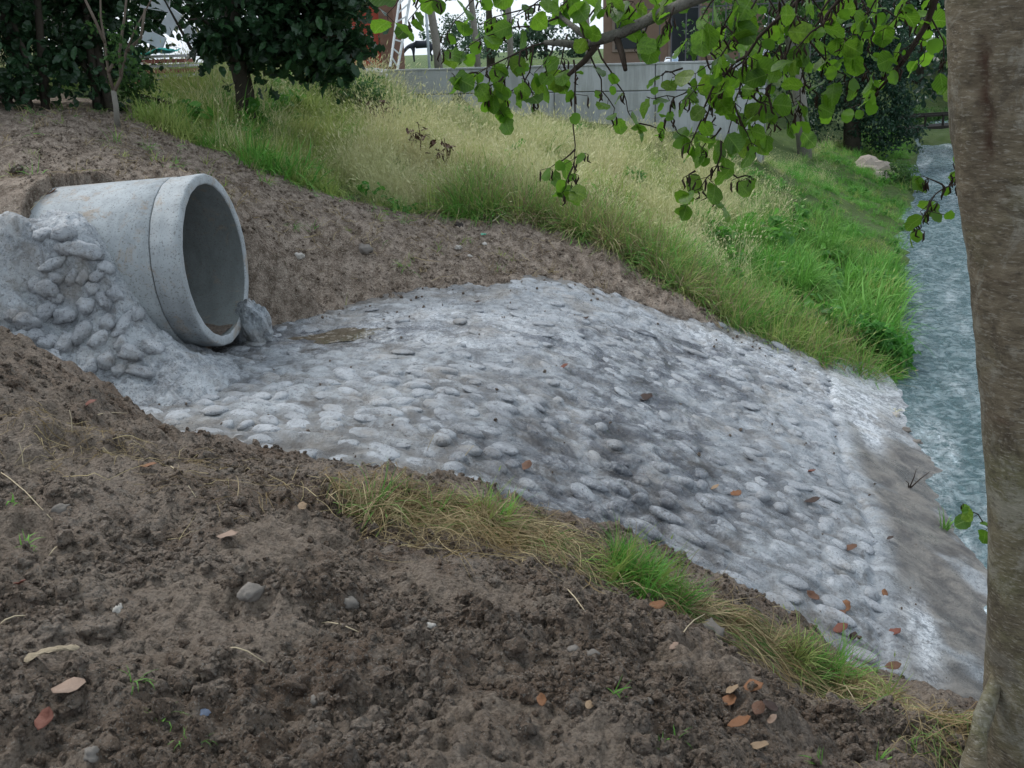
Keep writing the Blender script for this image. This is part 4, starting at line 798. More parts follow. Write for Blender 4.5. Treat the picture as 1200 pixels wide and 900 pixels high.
# beyond the wall and the river woods
for i, (px, Y, h_, w_, sd_, lb) in enumerate([(535, 95, 4.5, 4.5, 721, 'hazy far tree low over the wall beside the grey poles'), (570, 110, 5.5, 5, 723, 'hazy far tree right of the second grey pole'), (640, 70, 3.2, 3.5, 725, 'far bush behind the alder branch end above the wall'), (575, 34, 6, 1.0, 727, 'slim far tree standing between the two thin poles')]):
    b = G(px, 70, Y); t = thing('far_tree', lb, 'tree', b, 0, 'far trees above the wall'); add_trunk(t, [(0, 0, -.3), (0, 0, h_ * .6)], [.15, .05]); crown(t, 2200 if i < 3 else 900, [(0, 0, h_ * .45, w_ * .6, w_ * .4, h_ * .45), (w_ * .5, 0, h_ * .3, w_ * .5, w_ * .4, h_ * .3), (-w_ * .4, 0, h_ * .35, w_ * .4, w_ * .3, h_ * .3)], .30 if i < 3 else .12, sd_, LF)
def bigtree(px, py, Y, lb, ells, n, sz, seed, mat, r_=.16, bend=(0, 0), bark=BARK_D, name='riverside_tree', h=4):
    b = G(px, py, Y); t = thing(name, lb, 'tree', b, 0, None); add_trunk(t, [(0, 0, -.4), (bend[0] * .3, 0, h * .3), (bend[0] * .7, 0, h * .65), (bend[0], 0, h)], [r_ * 1.2, r_, r_ * .8, r_ * .6], bark); crown(t, n, ells, sz, seed, mat)
    twiggy(t, (bend[0] * .5, 0, h * .5), [(e[0], e[1], e[2]) for e in ells[:3]], r_ * .4, bark); return t
bigtree(948, 150, 23, 'leaning tree with pale smooth trunk on the bank beyond the wall', [(-.9, 0, 3.6, 1.6, 1.2, 1.3), (-1.8, .4, 2.5, 1.0, 1.0, .9), (.2, .3, 3.4, 1.1, 1.0, 1.2), (-1.2, .8, 1.6, .9, .6, .7)], 5200, .13, 731, LM, .14, (-.75, 0), BARK_G)
bigtree(1000, 170, 27, 'dark ivy-clad tree on the left bank above the boulders', [(.1, 0, 1.5, 1.1, 1.0, 1.35), (-.3, 0, 3.4, 1.3, 1.0, 1.3), (.7, -.1, .8, .75, .7, .85), (.6, 0, 2.6, .8, .8, 1.0), (-.9, .2, 1.2, .7, .7, 1.1), (1.15, -.2, .5, .55, .6, .6), (1.0, 0, 1.6, .6, .6, .8)], 17000, .10, 733, LI, .2, (-.3, 0))
bigtree(965, 140, 33, 'dense dark tree at the back of the bank, left of the ivy tree', [(-.5, 0, 2.2, 2.0, 1.2, 2.0), (-2.6, .3, 2.0, 1.6, 1.2, 1.7), (0, 0, 4.5, 2.4, 1.5, 1.5), (-3.4, 0, 4.0, 2.0, 1.2, 1.6)], 8000, .17, 735, LI, .2)
b_ = [(1075, 100, 47, 737, 'dark tree over the stream beyond the footbridge'), (1130, 100, 44, 739, 'dark tree at the far right behind the alder trunk'), (1030, 100, 52, 741, 'far dark tree behind the ivy tree'), (1190, 120, 30, 743, 'dark tree on the right bank hidden mostly by the trunk'), (870, 60, 40, 745, 'green tree at the right end of the brown house')]
for px, py, Y, sd_, lb in b_:
    b = G(px, py, Y); zz = b[2]; up_ = 1.4 if Y > 42 else 0
    bigtree(px, py, Y, lb, [(0, 0, 4.3 + up_, 3.0, 1.8, 2.6), (-1.8, .3, 3.2 + up_, 1.8, 1.5, 1.6), (2.0, 0, 3.4 + up_, 2.2, 1.5, 1.9), (.3, 0, 7.5, 3, 2, 2)], 8500, .24, sd_, LI if sd_ != 745 else LM, .22)
for i, (px, Y, sd_) in enumerate([(1065, 40, 751), (1090, 42, 752), (1112, 40.5, 753), (1040, 37, 754)]):
    b = G(px, 150, Y); shrub('bank_bush', ['low pale green bush below the footbridge, leftmost seen', 'middle low bush beneath the footbridge', 'low bush beneath the footbridge next to the alder trunk', 'bush at the left footbridge end'][i], 'bush', b, [(0, 0, .2, .9, .6, .45), (.6, 0, .1, .6, .5, .35)], 1300, .12, sd_, LM, None, 1)
a = np.array([10.9, 36, .0]); a = at(1058, 141, Y=36); c = at(1180, 133, Y=37.5); br = thing('footbridge', 'dark timber footbridge crossing the stream in the distance', 'bridge', a); d = c - a; PB = plain('dark_timber', (.035, .03, .026))
MB().bar((0, 0, -.33), d + [0, 0, -.33], .9, .20).build('deck', PB, br); MB().bar((-.3, -.4, .12), d + [0, -.4, .12], .07).build('rail', PB, br); MB().bar((-.3, .4, .12), d + [0, .4, .12], .07).build('rail', PB, br)
for k in range(7): MB().bar(tuple(d * k / 6 + [0, -.4, -.4]), tuple(d * k / 6 + [0, -.4, .15]), .06).build('post', PB, br)
V, F = leaf_cloud(16000, [(x, 46 + (k % 3) * 4, .8 + (k % 2) * 1.6, 2.6, 1.6, 2.3) for k, x in enumerate(np.arange(9, 36, 2.0))] + [(x, 52, 4.5, 3, 2, 2.2) for x in np.arange(9, 36, 3)], .30, 781); me = mesh_np('far_wood', V, F, LI, False); setattr_f = me.attributes.new('tint', 'FLOAT', 'FACE'); setattr_f.data.foreach_set('value', np.repeat(np.random.default_rng(3).random(16000), 4).astype(np.float32))
tag(ob('far_wood', me), 'dark wood closing the view up the stream', None, None, 'stuff')
# boulders on the bank
BO = bark_mat('boulder_stone', (.20, .175, .145), (.40, .35, .30), 3, .02)
for i, (px, py, Y, s3, rz) in enumerate([(1022, 203, 24.2, (.62, .45, .36), .1), (987, 197, 25.0, (.3, .25, .24), .5), (1030, 218, 23.2, (.36, .3, .3), 1.0), (1008, 210, 23.8, (.25, .25, .2), 2)]):
    p = at(px, py, Y=Y); o = tag(ob('boulder', clod(800 + i, 3, 1.0, BO, .2), None, p, (.1, .1, rz), s3), ['large flat-topped beige boulder on the stream bank', 'small grey boulder left of the large beige one', 'pale rounded boulder below the large beige one near the water', 'low boulder at the left foot of the large beige one'][i], 'boulder', 'boulders on the left bank')
b = G(1056, 215, 22.6); shrub('grass_mound', 'rounded dark green clump overhanging the water beside the boulders', 'plant', b, [(0, 0, .15, .38, .4, .42), (.1, -.2, 0, .3, .3, .3)], 1600, .07, 761, LM, lance, 0)
b = G(1030, 405, 10.15); nt = shrub('nettle_clump', 'bright green leafy clump leaning over the water beside the apron', 'plant', (b[0], b[1], b[2]), [(-.1, 0, .22, .30, .28, .22), (.12, -.1, .10, .22, .25, .20), (-.35, .1, .20, .25, .25, .2)], 3200, .06, 763, leaf_mat('nettle_leaf', (.035, .14, .02), (.09, .28, .045), .4, -1), oval, 3, 0, sr=.008)
rg = np.random.default_rng(12); X = rg.uniform(3.2, 4.6, 60); Y = 10.6 + rg.uniform(-.5, 2.4, 60); X = xr(Y) - rg.uniform(.05, .7, 60)
scatter('reed_blades', np.stack([X, Y, land(X, Y)], -1), np.stack([rg.normal(0, .15, 60), rg.normal(.15, .15, 60), rg.uniform(0, 6, 60)], -1), rg.uniform(.9, 1.6, 60), [blades(20, .42, .008, .08, .45, 390 + i, G_GREEN, 0, .5) for i in range(3)], None, 'tall green blades by the water edge')
WB_ = plain('withered_brown', (.06, .028, .018))
for i, (px, py, Y) in enumerate([(448, 152, 15), (492, 187, 13.4), (522, 197, 12.9)]):
    b = G(px, py, Y); t = thing('withered_dock', ['withered dark brown plant highest on the grassy slope', 'withered brown plant in the grass, middle of three', 'withered brown plant lowest and rightmost of three in the grass'][i], 'plant', b, 0, 'withered brown plants on the grassy slope')
    V, F = leaf_cloud(26, [(0, 0, .35, .16, .14, .18)], .11, 770 + i, lance); ob('leaves', mesh_np('leaves', V, F, WB_, False), t); MB().tube([(0, 0, -.05), (.03, 0, .3), (0, .03, .5)], [.01, .008, .004], 5).build('stem', WB_, t)

# ------------------------------------------------------------------ the alder: trunk at right, limb and hanging twigs across the top
def alder_bark():
    m = Mt('alder_bark', .8, .25); a = m.noise(13, 7, .75, dist=.5, stretch=(1, 1, 3.2)); b2 = m.noise(2.2, 4, .6)
    c = m.mix(m.ramp(a, [(.38, 0), (.64, 1)]), (.115, .092, .062), (.235, .195, .135)); c = m.mix(m.ramp(b2, [(.42, 0), (.60, .6)]), c, (.15, .155, .075)); c = m.mix(m.ramp(m.noise(5.5, 6, .75, dist=.6), [(.52, 0), (.60, .55)]), c, (.34, .325, .27)); c = m.mix(m.ramp(m.noise(4.0, 6, .75, dist=.6), [(.40, .6), (.47, 0)]), c, (.07, .055, .04))
    c = m.mix(m.ramp(m.noise(26, 4, .7, stretch=(1, 1, 3)), [(.56, 0), (.65, .5)]), c, (.045, .036, .028)); c = m.mix(m.ramp(m.noise(45, 4, .65, stretch=(1, 1, 4)), [(.56, 0), (.64, .6)]), c, (.36, .33, .27))
    c = m.mix(m.math('MULTIPLY', m.attr('scar'), m.ramp(m.noise(24, 5, .8), [(.40, .15), (.55, .95)])), c, m.mix(m.noise(30, 4, .7), (.025, .018, .014), (.15, .08, .052)))
    m.col(c); m.bump(m.noise(45, 6, .75, stretch=(1, 1, 3)), .007, .8); m.bump(m.noise(12, 4, .6, stretch=(1, 1, 2)), .012, .4); return m.m
AB = alder_bark(); TY = 2.35
base = np.array([*at(1225, 900, Y=TY)[:2], 0]); base[2] = landz(base[0], base[1])
alder = thing('alder_tree', 'alder with grey scarred trunk at right and leafy branches hanging overhead', 'tree', base)
edge_ = np.array([(-900, 1085), (-300, 1098), (0, 1110), (150, 1119), (230, 1128), (300, 1139), (450, 1152), (600, 1160), (700, 1161), (800, 1159), (900, 1154), (1000, 1144), (1150, 1120)]); ctr = []; rads = []
for py in np.linspace(1150, -900, 240):
    e = np.interp(py, edge_[:, 0], edge_[:, 1]); r_ = .128 + .03 * sstep(750, 1150, np.array(py)) + .008 * sstep(100, -300, np.array(py)); P0 = at(e, py, Y=TY); dd = float((P0 - EYE) @ fwd); ctr.append(at(e + r_ / dd * FPX * 1.02, py, Y=TY)); rads.append(float(r_))
ctr = np.array(ctr); nS = 110; ang = np.linspace(0, 2 * PI, nS, endpoint=False); A_, Zi = np.meshgrid(ang, np.arange(len(ctr))); zc = ctr[:, 2][Zi]
rad_ = np.array(rads)[Zi] + (.003 * fbm(np.cos(A_) * 2 + 5 + zc * 3, np.sin(A_) * 2 + zc * 6, 4, 801)) + .0016 * fbm(np.cos(A_) * 5, zc * 34 + np.sin(A_) * 3, 3, 805) + .005 * perlin(np.cos(A_) * 1.5, np.sin(A_) * 1.5 + zc * 2, 3)
sa = math.atan2(-math.cos(.25), -math.sin(.25) * 1.0) ; 
# scar faces the camera a little left of the trunk's middle
p1 = at(1160, 60, Y=TY - .12); p2 = at(1168, 190, Y=TY - .12); 
scx = np.interp(zc, [p2[2], p1[2]], [p2[0], p1[0]]) + .006 * perlin(zc * 20, zc * 0, 9); px_ = ctr[:, 0][Zi] + rad_ * np.cos(A_); py_ = ctr[:, 1][Zi] + rad_ * np.sin(A_)
wv = sstep(p2[2] - .05, p2[2] + .02, zc) * sstep(p1[2] + .06, p1[2] - .02, zc) * (.6 + .5 * np.abs(perlin(zc * 12, zc * 0 + 3, 4))); sc = np.exp(-((px_ - scx) / (.009 + .008 * perlin(zc * 22, zc * 0, 14))) ** 2) * wv * (np.sin(A_) < 0)
rad_ = rad_ - .014 * sc + .008 * np.exp(-((np.abs(px_ - scx) - .024) / .011) ** 2) * wv * (np.sin(A_) < 0)
for kx, kz in ((1148, 232), (1170, 455), (1188, 505), (1175, 655), (1185, 330)):   # knots
    kp = at(kx, kz, Y=TY - .12); dd_ = np.exp(-((px_ - kp[0]) / .016) ** 2 - ((zc - kp[2]) / .010) ** 2) * (np.sin(A_) < 0); rad_ += .008 * dd_; sc = np.maximum(sc, .5 * dd_)
TV = np.stack([ctr[:, 0][Zi] + rad_ * np.cos(A_), ctr[:, 1][Zi] + rad_ * np.sin(A_), zc], -1).reshape(-1, 3)
me = mesh_np('trunk', TV - base, grid_faces(len(ctr), nS, True), AB); setattr_(me, 'scar', np.clip(sc * 1.2, 0, 1).reshape(-1)); ob('trunk', me, alder)
def AT(px, py, Y): return at(px, py, Y=Y) - base
MB().tube([AT(1128, 960, 2.2), AT(1142, 890, 2.24), AT(1152, 840, 2.27), AT(1172, 785, 2.35), AT(1190, 740, 2.40)], [.036, .032, .025, .016, .006], 14).build('root_shoot', AB, alder, True)
LB = bark_mat('limb_bark', (.045, .04, .034), (.26, .25, .22), 26, .010)
MB().tube([AT(1190, -420, 2.4), AT(1080, -230, 2.7), AT(960, -95, 2.9), AT(880, -40, 2.98), AT(840, -12, 3.0), AT(800, 5, 3.03), (AT(762, 22, 3.05)), AT(730, 38, 3.08), AT(705, 46, 3.1), AT(677, 53, 3.1), AT(655, 50, 3.1), AT(638, 50, 3.12)], [.06, .045, .030, .022, .019, .0165, .0155, .015, .0155, .012, .010, .007], 12).build('limb', LB, alder, True)
for a, b in (((700, 52, 3.1), (666, 88, 3.05)), ((722, 42, 3.09), (733, 82, 3.0)), ((690, 45, 3.1), (655, 18, 3.2)), ((655, 18, 3.2), (625, -12, 3.3))):
    MB().tube([AT(*a), (AT(*a) + AT(*b)) / 2 + [0.004, 0, -.004], AT(*b)], [.011, .009, .006], 8).build('stub' if b[1] > 60 else 'branch', TWIG if b[1] > 60 else LB, alder, True)
MB().tube([AT(1200, -500, 2.4), AT(1110, -300, 2.2), AT(1040, -130, 2.3), AT(1000, -60, 2.4), AT(960, -20, 2.6)], [.045, .035, .025, .018, .010], 9).build('limb', LB, alder, True)
MB().tube([AT(1190, -350, 2.5), AT(1160, -150, 2.6), AT(1110, -40, 2.75), AT(1085, 30, 2.8), AT(1060, 70, 2.8), AT(1030, 105, 2.85)], [.03, .02, .012, .008, .006, .003], 8).build('limb', TWIG, alder, True)
LEAFM = leaf_mat('alder_leaf', (.022, .085, .008), (.13, .28, .02), .5, .8); 
LT = [leaf_tpl('round', 900 + i) for i in range(8)]; LEAFV = veined_leaf('alder_leaf_veined', (.014, .062, .006), (.145, .30, .022), .48); LTM = [mesh_np('leaf', v, f, LEAFV) for v, f in LT]
leaves = []   # (point, rotation, size)
rgl = np.random.default_rng(77); CK = MB(); PT = MB()
def leaf_on(P, ln):
    q = P + np.array([rgl.normal(0, .012), rgl.normal(0, .02), rgl.normal(-.008, .008)]); PT.tube([P, (P + q) / 2, q], .0011, 3, False)
    leaves.append((q, (rgl.normal(-1.0, .6), rgl.normal(0, .75), rgl.uniform(0, 2 * PI)), ln))
def catkin(P):
    for k in range(rgl.integers(2, 4)):
        q = P + np.array([rgl.normal(0, .010), rgl.normal(0, .01), -.006]); L_ = rgl.uniform(.018, .036); CK.tube([P, q, q + [rgl.normal(0, .003), 0, -L_ * .25], q + [rgl.normal(0, .004), 0, -L_ * .75], q + [rgl.normal(0, .004), 0, -L_]], [.0008, .001, .0030, .0030, .001], 5)
def twig(pts, Y, dY=0, ls=.062, step=.040, r0=.0035, ck=.42, lp=.93, name='twig'):
    P = [AT(px, py, Y + dY * i / max(1, len(pts) - 1)) for i, (px, py) in enumerate(pts)]
    fine = [P[0]]
    for a, b in zip(P[:-1], P[1:]):
        n = max(2, int(np.linalg.norm(b - a) / .035))
        for k in range(1, n + 1): fine.append(a + (b - a) * k / n + rgl.normal(0, .0035, 3))
    rr_ = np.linspace(r0, max(.0010, r0 * .3), len(fine)); MB().tube(fine, list(rr_), 5).build(name, TWIG, alder, True)
    acc = 0
    for a, b in zip(fine[:-1], fine[1:]):
        acc += np.linalg.norm(b - a)
        if acc > step * .60 * rgl.uniform(.6, 1.3):
            acc = 0
            if rgl.random() < lp: leaf_on(b, ls * rgl.uniform(.42, 1.05))
            if rgl.random() < ck: catkin(b)
    leaf_on(fine[-1], ls * rgl.uniform(.6, 1.1))
    return fine
TW = [ # hanging strand in the middle
 ([(672, 70), (676, 110), (673, 150), (675, 185), (671, 215)], 3.05, 0, .058, .05), ([(674, 175), (660, 185), (647, 195)], 3.05, .05, .060, .035), ([(672, 195), (665, 215), (660, 225)], 3.05, 0, .060, .03), ([(673, 185), (683, 180)], 3.05, 0, .05, .03),
 # left spray
 ([(640, 50), (610, 60), (580, 75), (560, 85), (545, 95)], 3.12, -.1, .068, .030), ([(625, 52), (620, 80), (612, 105), (590, 110)], 3.1, 0, .06, .032), ([(600, 65), (590, 90), (583, 120), (588, 135)], 3.1, 0, .062, .045), ([(655, 20), (620, 30), (590, 35), (565, 45), (545, 55)], 3.2, -.1, .065, .030),
 ([(640, 5), (610, 10), (580, 20), (560, 30)], 3.25, 0, .062, .035), ([(625, -12), (600, -15), (560, -5), (535, 25), (520, 55)], 3.3, -.2, .07, .045), ([(560, 85), (545, 88), (528, 85)], 3.0, 0, .066, .03), ([(650, 45), (640, 75), (636, 95)], 3.1, 0, .07, .03), ([(665, 40), (660, 70), (650, 90)], 3.12, 0, .07, .035),
 ([(620, -15), (570, -25), (530, -20), (495, 5), (478, 25)], 2.95, -.2, .07, .05), ([(530, -20), (500, -15), (470, -5), (455, 18)], 2.8, -.1, .07, .06),
 # under the limb
 ([(700, 55), (715, 85), (730, 105), (735, 130), (745, 145)], 3.05, 0, .055, .05), ([(690, 55), (697, 80), (705, 105), (718, 128), (722, 135)], 3.1, 0, .055, .06), ([(760, 25), (750, 45), (745, 60)], 3.05, 0, .065, .03), ([(790, 8), (780, 30), (770, 50)], 3.0, 0, .062, .035), ([(745, 145), (760, 148), (775, 152)], 3.05, 0, .05, .04),
 ([(690, 20), (700, 5), (712, -15)], 3.15, 0, .075, .035), ([(735, 30), (745, 10), (760, -15)], 3.1, 0, .075, .035), ([(770, 18), (785, -5), (800, -25)], 3.05, 0, .08, .03), ([(650, 15), (665, 0), (680, -20)], 3.2, 0, .08, .04), ([(690, 60), (680, 30), (668, 8)], 3.0, 0, .075, .04),
 # long twig reaching left below the wall top
 ([(885, 62), (860, 78), (838, 92), (815, 104), (790, 114), (770, 116), (757, 113)], 2.95, .05, .055, .042), ([(815, 104), (800, 92), (785, 84), (778, 86)], 2.98, 0, .05, .08), ([(790, 114), (785, 135), (790, 150), (800, 160)], 2.95, 0, .058, .03), ([(838, 92), (835, 120), (828, 145), (815, 160)], 2.95, 0, .06, .03), ([(800, 80), (787, 84), (776, 88), (768, 95)], 3, 0, .04, .2),
 # big right cluster
 ([(960, -20), (935, 0), (905, 28), (875, 60), (850, 85), (832, 110), (820, 140), (812, 165)], 2.7, .1, .062, .030, .006), ([(930, 0), (912, 25), (900, 55), (890, 85), (878, 110), (872, 135)], 2.75, .1, .062, .030), ([(935, -10), (928, 30), (925, 60), (910, 90), (900, 110), (893, 128)], 2.6, .15, .062, .028),
 ([(975, -5), (958, 25), (942, 50), (938, 80), (935, 110), (938, 128)], 2.65, .1, .060, .032), ([(1000, -30), (985, 0), (970, 20), (950, 40), (930, 62)], 2.6, 0, .066, .030, .005), ([(875, 60), (868, 90), (860, 120), (855, 150), (850, 170)], 2.75, .05, .062, .030), ([(850, 85), (835, 95), (820, 100), (806, 110)], 2.8, 0, .06, .03),
 ([(860, 120), (872, 150), (880, 165)], 2.75, 0, .060, .028), ([(878, 110), (895, 120), (912, 128), (925, 140)], 2.8, 0, .056, .030), ([(900, 110), (905, 140), (900, 155)], 2.8, 0, .056, .032), ([(845, 165), (842, 195), (828, 210), (812, 225)], 2.8, 0, .060, .045), ([(846, 195), (865, 205), (878, 208), (886, 212)], 2.8, 0, .058, .055), ([(842, 195), (838, 225), (842, 240)], 2.8, 0, .058, .03), ([(815, 200), (806, 215), (808, 235)], 2.8, 0, .056, .03),
 ([(870, -20), (858, 10), (845, 40), (838, 60)], 2.6, .1, .075, .035), ([(850, -20), (835, 5), (822, 20), (815, 45)], 2.65, 0, .075, .035), ([(900, -25), (885, 5), (870, 25), (855, 40)], 2.6, 0, .080, .032), ([(830, 60), (842, 75), (850, 95), (840, 115)], 2.75, 0, .085, .04),
 ([(1040, -30), (1025, 0), (1010, 20), (1000, 40), (985, 55)], 2.75, 0, .065, .028), ([(1075, -25), (1060, 0), (1050, 20), (1035, 35)], 2.8, 0, .065, .030), ([(1000, -20), (1005, 15), (1010, 40), (1005, 60)], 2.8, 0, .065, .035), ([(1085, 30), (1075, 45), (1065, 55), (1050, 62)], 2.8, 0, .055, .035), ([(985, 10), (965, 45), (970, 75), (975, 95)], 2.8, 0, .065, .04),
 ([(1100, -20), (1095, 20), (1105, 50), (1108, 80), (1112, 95)], 2.8, 0, .060, .032), ([(950, 50), (965, 75), (985, 85), (1000, 92)], 2.8, 0, .060, .035), ([(1030, 105), (1018, 112), (1008, 120)], 2.85, 0, .058, .03), ([(940, 85), (955, 110), (960, 125)], 2.8, 0, .06, .04), ([(1060, 65), (1045, 85), (1035, 95)], 2.8, 0, .04, .05),
 ([(905, -20), (925, 15), (950, 30), (975, 35)], 2.75, 0, .068, .028), ([(860, 20), (880, 45), (905, 60), (925, 75)], 2.8, 0, .062, .030), ([(825, 60), (845, 110), (870, 125)], 2.85, 0, .062, .030),
 ([(915, 10), (895, 45), (880, 80), (865, 100)], 2.85, 0, .062, .028), ([(950, -10), (945, 20), (915, 50), (900, 75)], 2.9, 0, .062, .028), ([(880, 85), (890, 115), (885, 145), (895, 165)], 2.9, 0, .058, .028), ([(860, 40), (840, 70), (815, 85)], 2.9, 0, .06, .028), ([(985, 40), (1000, 65), (1020, 80), (1030, 95)], 2.9, 0, .06, .028), ([(1020, -20), (1035, 10), (1060, 25), (1080, 20)], 2.9, 0, .062, .028), ([(845, 150), (830, 165), (822, 185)], 2.85, 0, .058, .03), ([(700, -20), (720, 0), (745, 5)], 3.1, 0, .07, .03), ([(660, -25), (640, -5), (620, 12), (600, 20)], 3.1, 0, .066, .028), ([(590, 90), (575, 100), (565, 112)], 3.05, 0, .062, .03), ([(610, 60), (615, 95), (625, 115)], 3.08, 0, .06, .03),
 ([(970, -15), (990, 15), (1015, 35), (1020, 60)], 3.0, 0, .056, .026), ([(1000, -15), (1020, 25), (1035, 55), (1040, 80)], 3.0, 0, .056, .026), ([(1050, -20), (1070, 10), (1080, 45), (1085, 70)], 3.0, 0, .056, .026), ([(940, -15), (960, 10), (985, 25), (990, 50)], 3.1, 0, .056, .026), ([(895, -10), (920, 30), (945, 65), (950, 95)], 3.1, 0, .056, .026), ([(850, 30), (880, 60), (890, 95)], 3.1, 0, .056, .026), ([(1085, -20), (1095, 10), (1100, 40)], 3.0, 0, .05, .026), ([(910, 60), (925, 95), (930, 120), (945, 150)], 3.1, 0, .054, .026),
 # sprig from behind the trunk, and the low shoot
 ([(1150, 190), (1128, 212), (1108, 222), (1090, 235), (1078, 248)], 2.75, -.1, .050, .040), ([(1108, 222), (1095, 210), (1082, 208)], 2.7, 0, .050, .035), ([(1090, 235), (1080, 262), (1076, 270)], 2.65, 0, .048, .04), ([(1128, 212), (1120, 200), (1122, 186)], 2.75, 0, .045, .035), ([(1175, 640), (1158, 618), (1145, 604), (1130, 592)], 2.75, 0, .055, .05)]
for w_ in TW:
    pts, Y, dY, ls, step = w_[:5]; r0 = w_[5] if len(w_) > 5 else .0032
    twig(pts, Y, dY, ls, step, r0)
CK.build('catkins', plain('catkin_brown', (.030, .016, .010)), alder, True)['kind'] = 'stuff'; PT.build('petioles', TWIG, alder)['kind'] = 'stuff'
rgl.shuffle(leaves) if False else None
order = np.argsort([-l[2] / np.linalg.norm(l[0] + base - EYE) for l in leaves]); rest = []
for k, i in enumerate(order):
    P, ro, s_ = leaves[i]
    if k < 300: ob('leaf', LTM[i % 8], alder, P, ro, s_)
    else: rest.append(i)
if rest:
    Vs = []; Fs = []; nv = 0
    for i in rest:
        P, ro, s_ = leaves[i]; v, f = LT[i % 8]; Vs.append((v * s_) @ np.array(Euler(ro).to_matrix()).T + P); Fs.append(f + nv); nv += len(v)
    o = ob('smaller_leaves', mesh_np('smaller_leaves', np.vstack(Vs), np.vstack(Fs), LEAFM), alder); o['kind'] = 'stuff'
print('alder leaves', len(leaves))
crown(alder, 9000, [(-1.4, -1.2, 6.6, 3.2, 2.6, 1.5), (-3.6, .2, 6.4, 2.2, 2.4, 1.2), (.9, -.6, 6.8, 2.0, 2.2, 1.4), (-1.5, 1.0, 6.9, 2.4, 1.4, 1.0)], .16, 811, leaf_mat('alder_crown', (.045, .13, .015), (.11, .26, .03), .45, -1), 'crown')

# ------------------------------------------------------------------ straw and grass along the crest of the cut
path = [(400, 610), (430, 600), (500, 600), (560, 610), (620, 632), (690, 665), (760, 688), (830, 722), (890, 752), (950, 785), (1010, 812), (1080, 835), (1135, 855)]
HP = np.array([hit(*p) for p in path])
def along_path(n, rg, sd_, bias=0):
    u = rg.random(n) * (len(HP) - 1); i = np.minimum(u.astype(int), len(HP) - 2); f_ = (u - i)[:, None]; P = HP[i] * (1 - f_) + HP[i + 1] * f_; T = HP[i + 1] - HP[i]; T /= np.linalg.norm(T, axis=1)[:, None]
    Nn = np.stack([-T[:, 1], T[:, 0]], -1); w = rg.normal(0, sd_, n) + bias; P = P.copy(); P[:, :2] += Nn * w[:, None]; return P, T, u
def strands(name, n, seed, mat, L0, L1, wd, sd_, lift, label, jit=.5, bias=0, mask=None):
    rg = np.random.default_rng(seed); P, T, u = along_path(n, rg, sd_, bias)
    if mask is not None: k = mask(u, rg); P = P[k]; T = T[k]; n = len(P)
    an = np.arctan2(T[:, 1], T[:, 0]) + rg.normal(0, jit, n); L_ = rg.uniform(L0, L1, n); cv = rg.normal(0, .8, n); K = 7; V = np.zeros((n, K, 2, 3)); x = P[:, 0].copy(); y = P[:, 1].copy(); hh = rg.random(n) ** 2 * lift
    xs = []; ys = []
    for k in range(K): xs.append(x.copy()); ys.append(y.copy()); x = x + np.cos(an) * L_ / (K - 1); y = y + np.sin(an) * L_ / (K - 1); an = an + cv / (K - 1) + rg.normal(0, .12, n)
    xs = np.array(xs).T; ys = np.array(ys).T; s = np.linspace(0, 1, K); zs = land(xs, ys); zs = zs * .35 + np.maximum(zs, zs.mean(1, keepdims=True)) * .65 + hh[:, None] * np.sin(PI * np.clip(s * .9 + .1, 0, 1)) + .006
    w_ = (wd * rg.uniform(.5, 1.4, n))[:, None] * np.interp(s, [0, .6, 1], [1, .8, .15]); dx = np.cos(an + PI / 2)[:, None] * w_; dy = np.sin(an + PI / 2)[:, None] * w_; tz = rg.normal(0, .5, n)[:, None] * w_
    V[:, :, 0] = np.stack([xs - dx, ys - dy, zs - tz], -1); V[:, :, 1] = np.stack([xs + dx, ys + dy, zs + tz], -1); F0 = np.array([(2 * k, 2 * k + 1, 2 * k + 3, 2 * k + 2) for k in range(K - 1)])
    F = (F0[None] + (np.arange(n) * K * 2)[:, None, None]).reshape(-1, 4); me = mesh_np(name, V.reshape(-1, 3), F, mat)
    a = me.attributes.new('tint', 'FLOAT', 'FACE'); a.data.foreach_set('value', np.repeat(rg.random(n), K - 1).astype(np.float32)); return tag(ob(name, me), label, None, None, 'stuff')
def strand_mat(name, a, b, c3):
    m = Mt(name, .6, .3); t = m.attr('tint'); c = m.mix(m.ramp(t, [(.3, 0), (.9, 1)]), a, b); c = m.mix(m.ramp(m.noise(5, 3), [(.45, 0), (.65, .7)]), c, c3); m.col(c); m.translucent(c, .25); return m.m
DS = strand_mat('dry_strand', (.16, .115, .055), (.46, .38, .21), (.22, .15, .06)); GS = strand_mat('green_strand', (.05, .12, .022), (.15, .25, .06), (.17, .17, .05))
crestd = lambda u, rg: rg.random(len(u)) < np.interp(u, [0, .6, 3.6, 4.6, 5.2, 6.2, 7.2, 9.5, 10.5, 12], [.4, .9, 1, .55, .12, .25, .8, .8, .25, .4])
strands('dry_straw', 4200, 821, DS, .10, .36, .0014, .075, .09, 'dry flattened straw along the crest of the cut earth', .55, 0, crestd)
strands('straw_clump', 2600, 829, DS, .10, .42, .0014, .17, .10, 'loose clump of dry straw spilling over the middle of the crest', .75, -.05, lambda u, rg: rg.random(len(u)) < np.interp(u, [0, .8, 3.4, 4.4, 12], [.5, 1, .9, 0, 0]))
strands('trampled_grass', 1500, 823, GS, .10, .30, .0019, .085, .07, 'trampled green grass mixed in the straw crest', .6, -.02, crestd)
strands('straw_scraps', 800, 825, DS, .05, .20, .0012, .28, .02, 'loose straw scraps strewn over the earth near the crest', 1.3)
rg = np.random.default_rng(15); P, T, u = along_path(230, rg, .05); k = (np.abs(u - 5.9) < .7) | (np.abs(u - 9.2) < .8) | (rg.random(230) < .06) | ((np.abs(u - 3.2) < .3) & (rg.random(230) < .5)); P = P[k]; T = T[k]; m = len(P); az = np.arctan2(T[:, 1], T[:, 0])
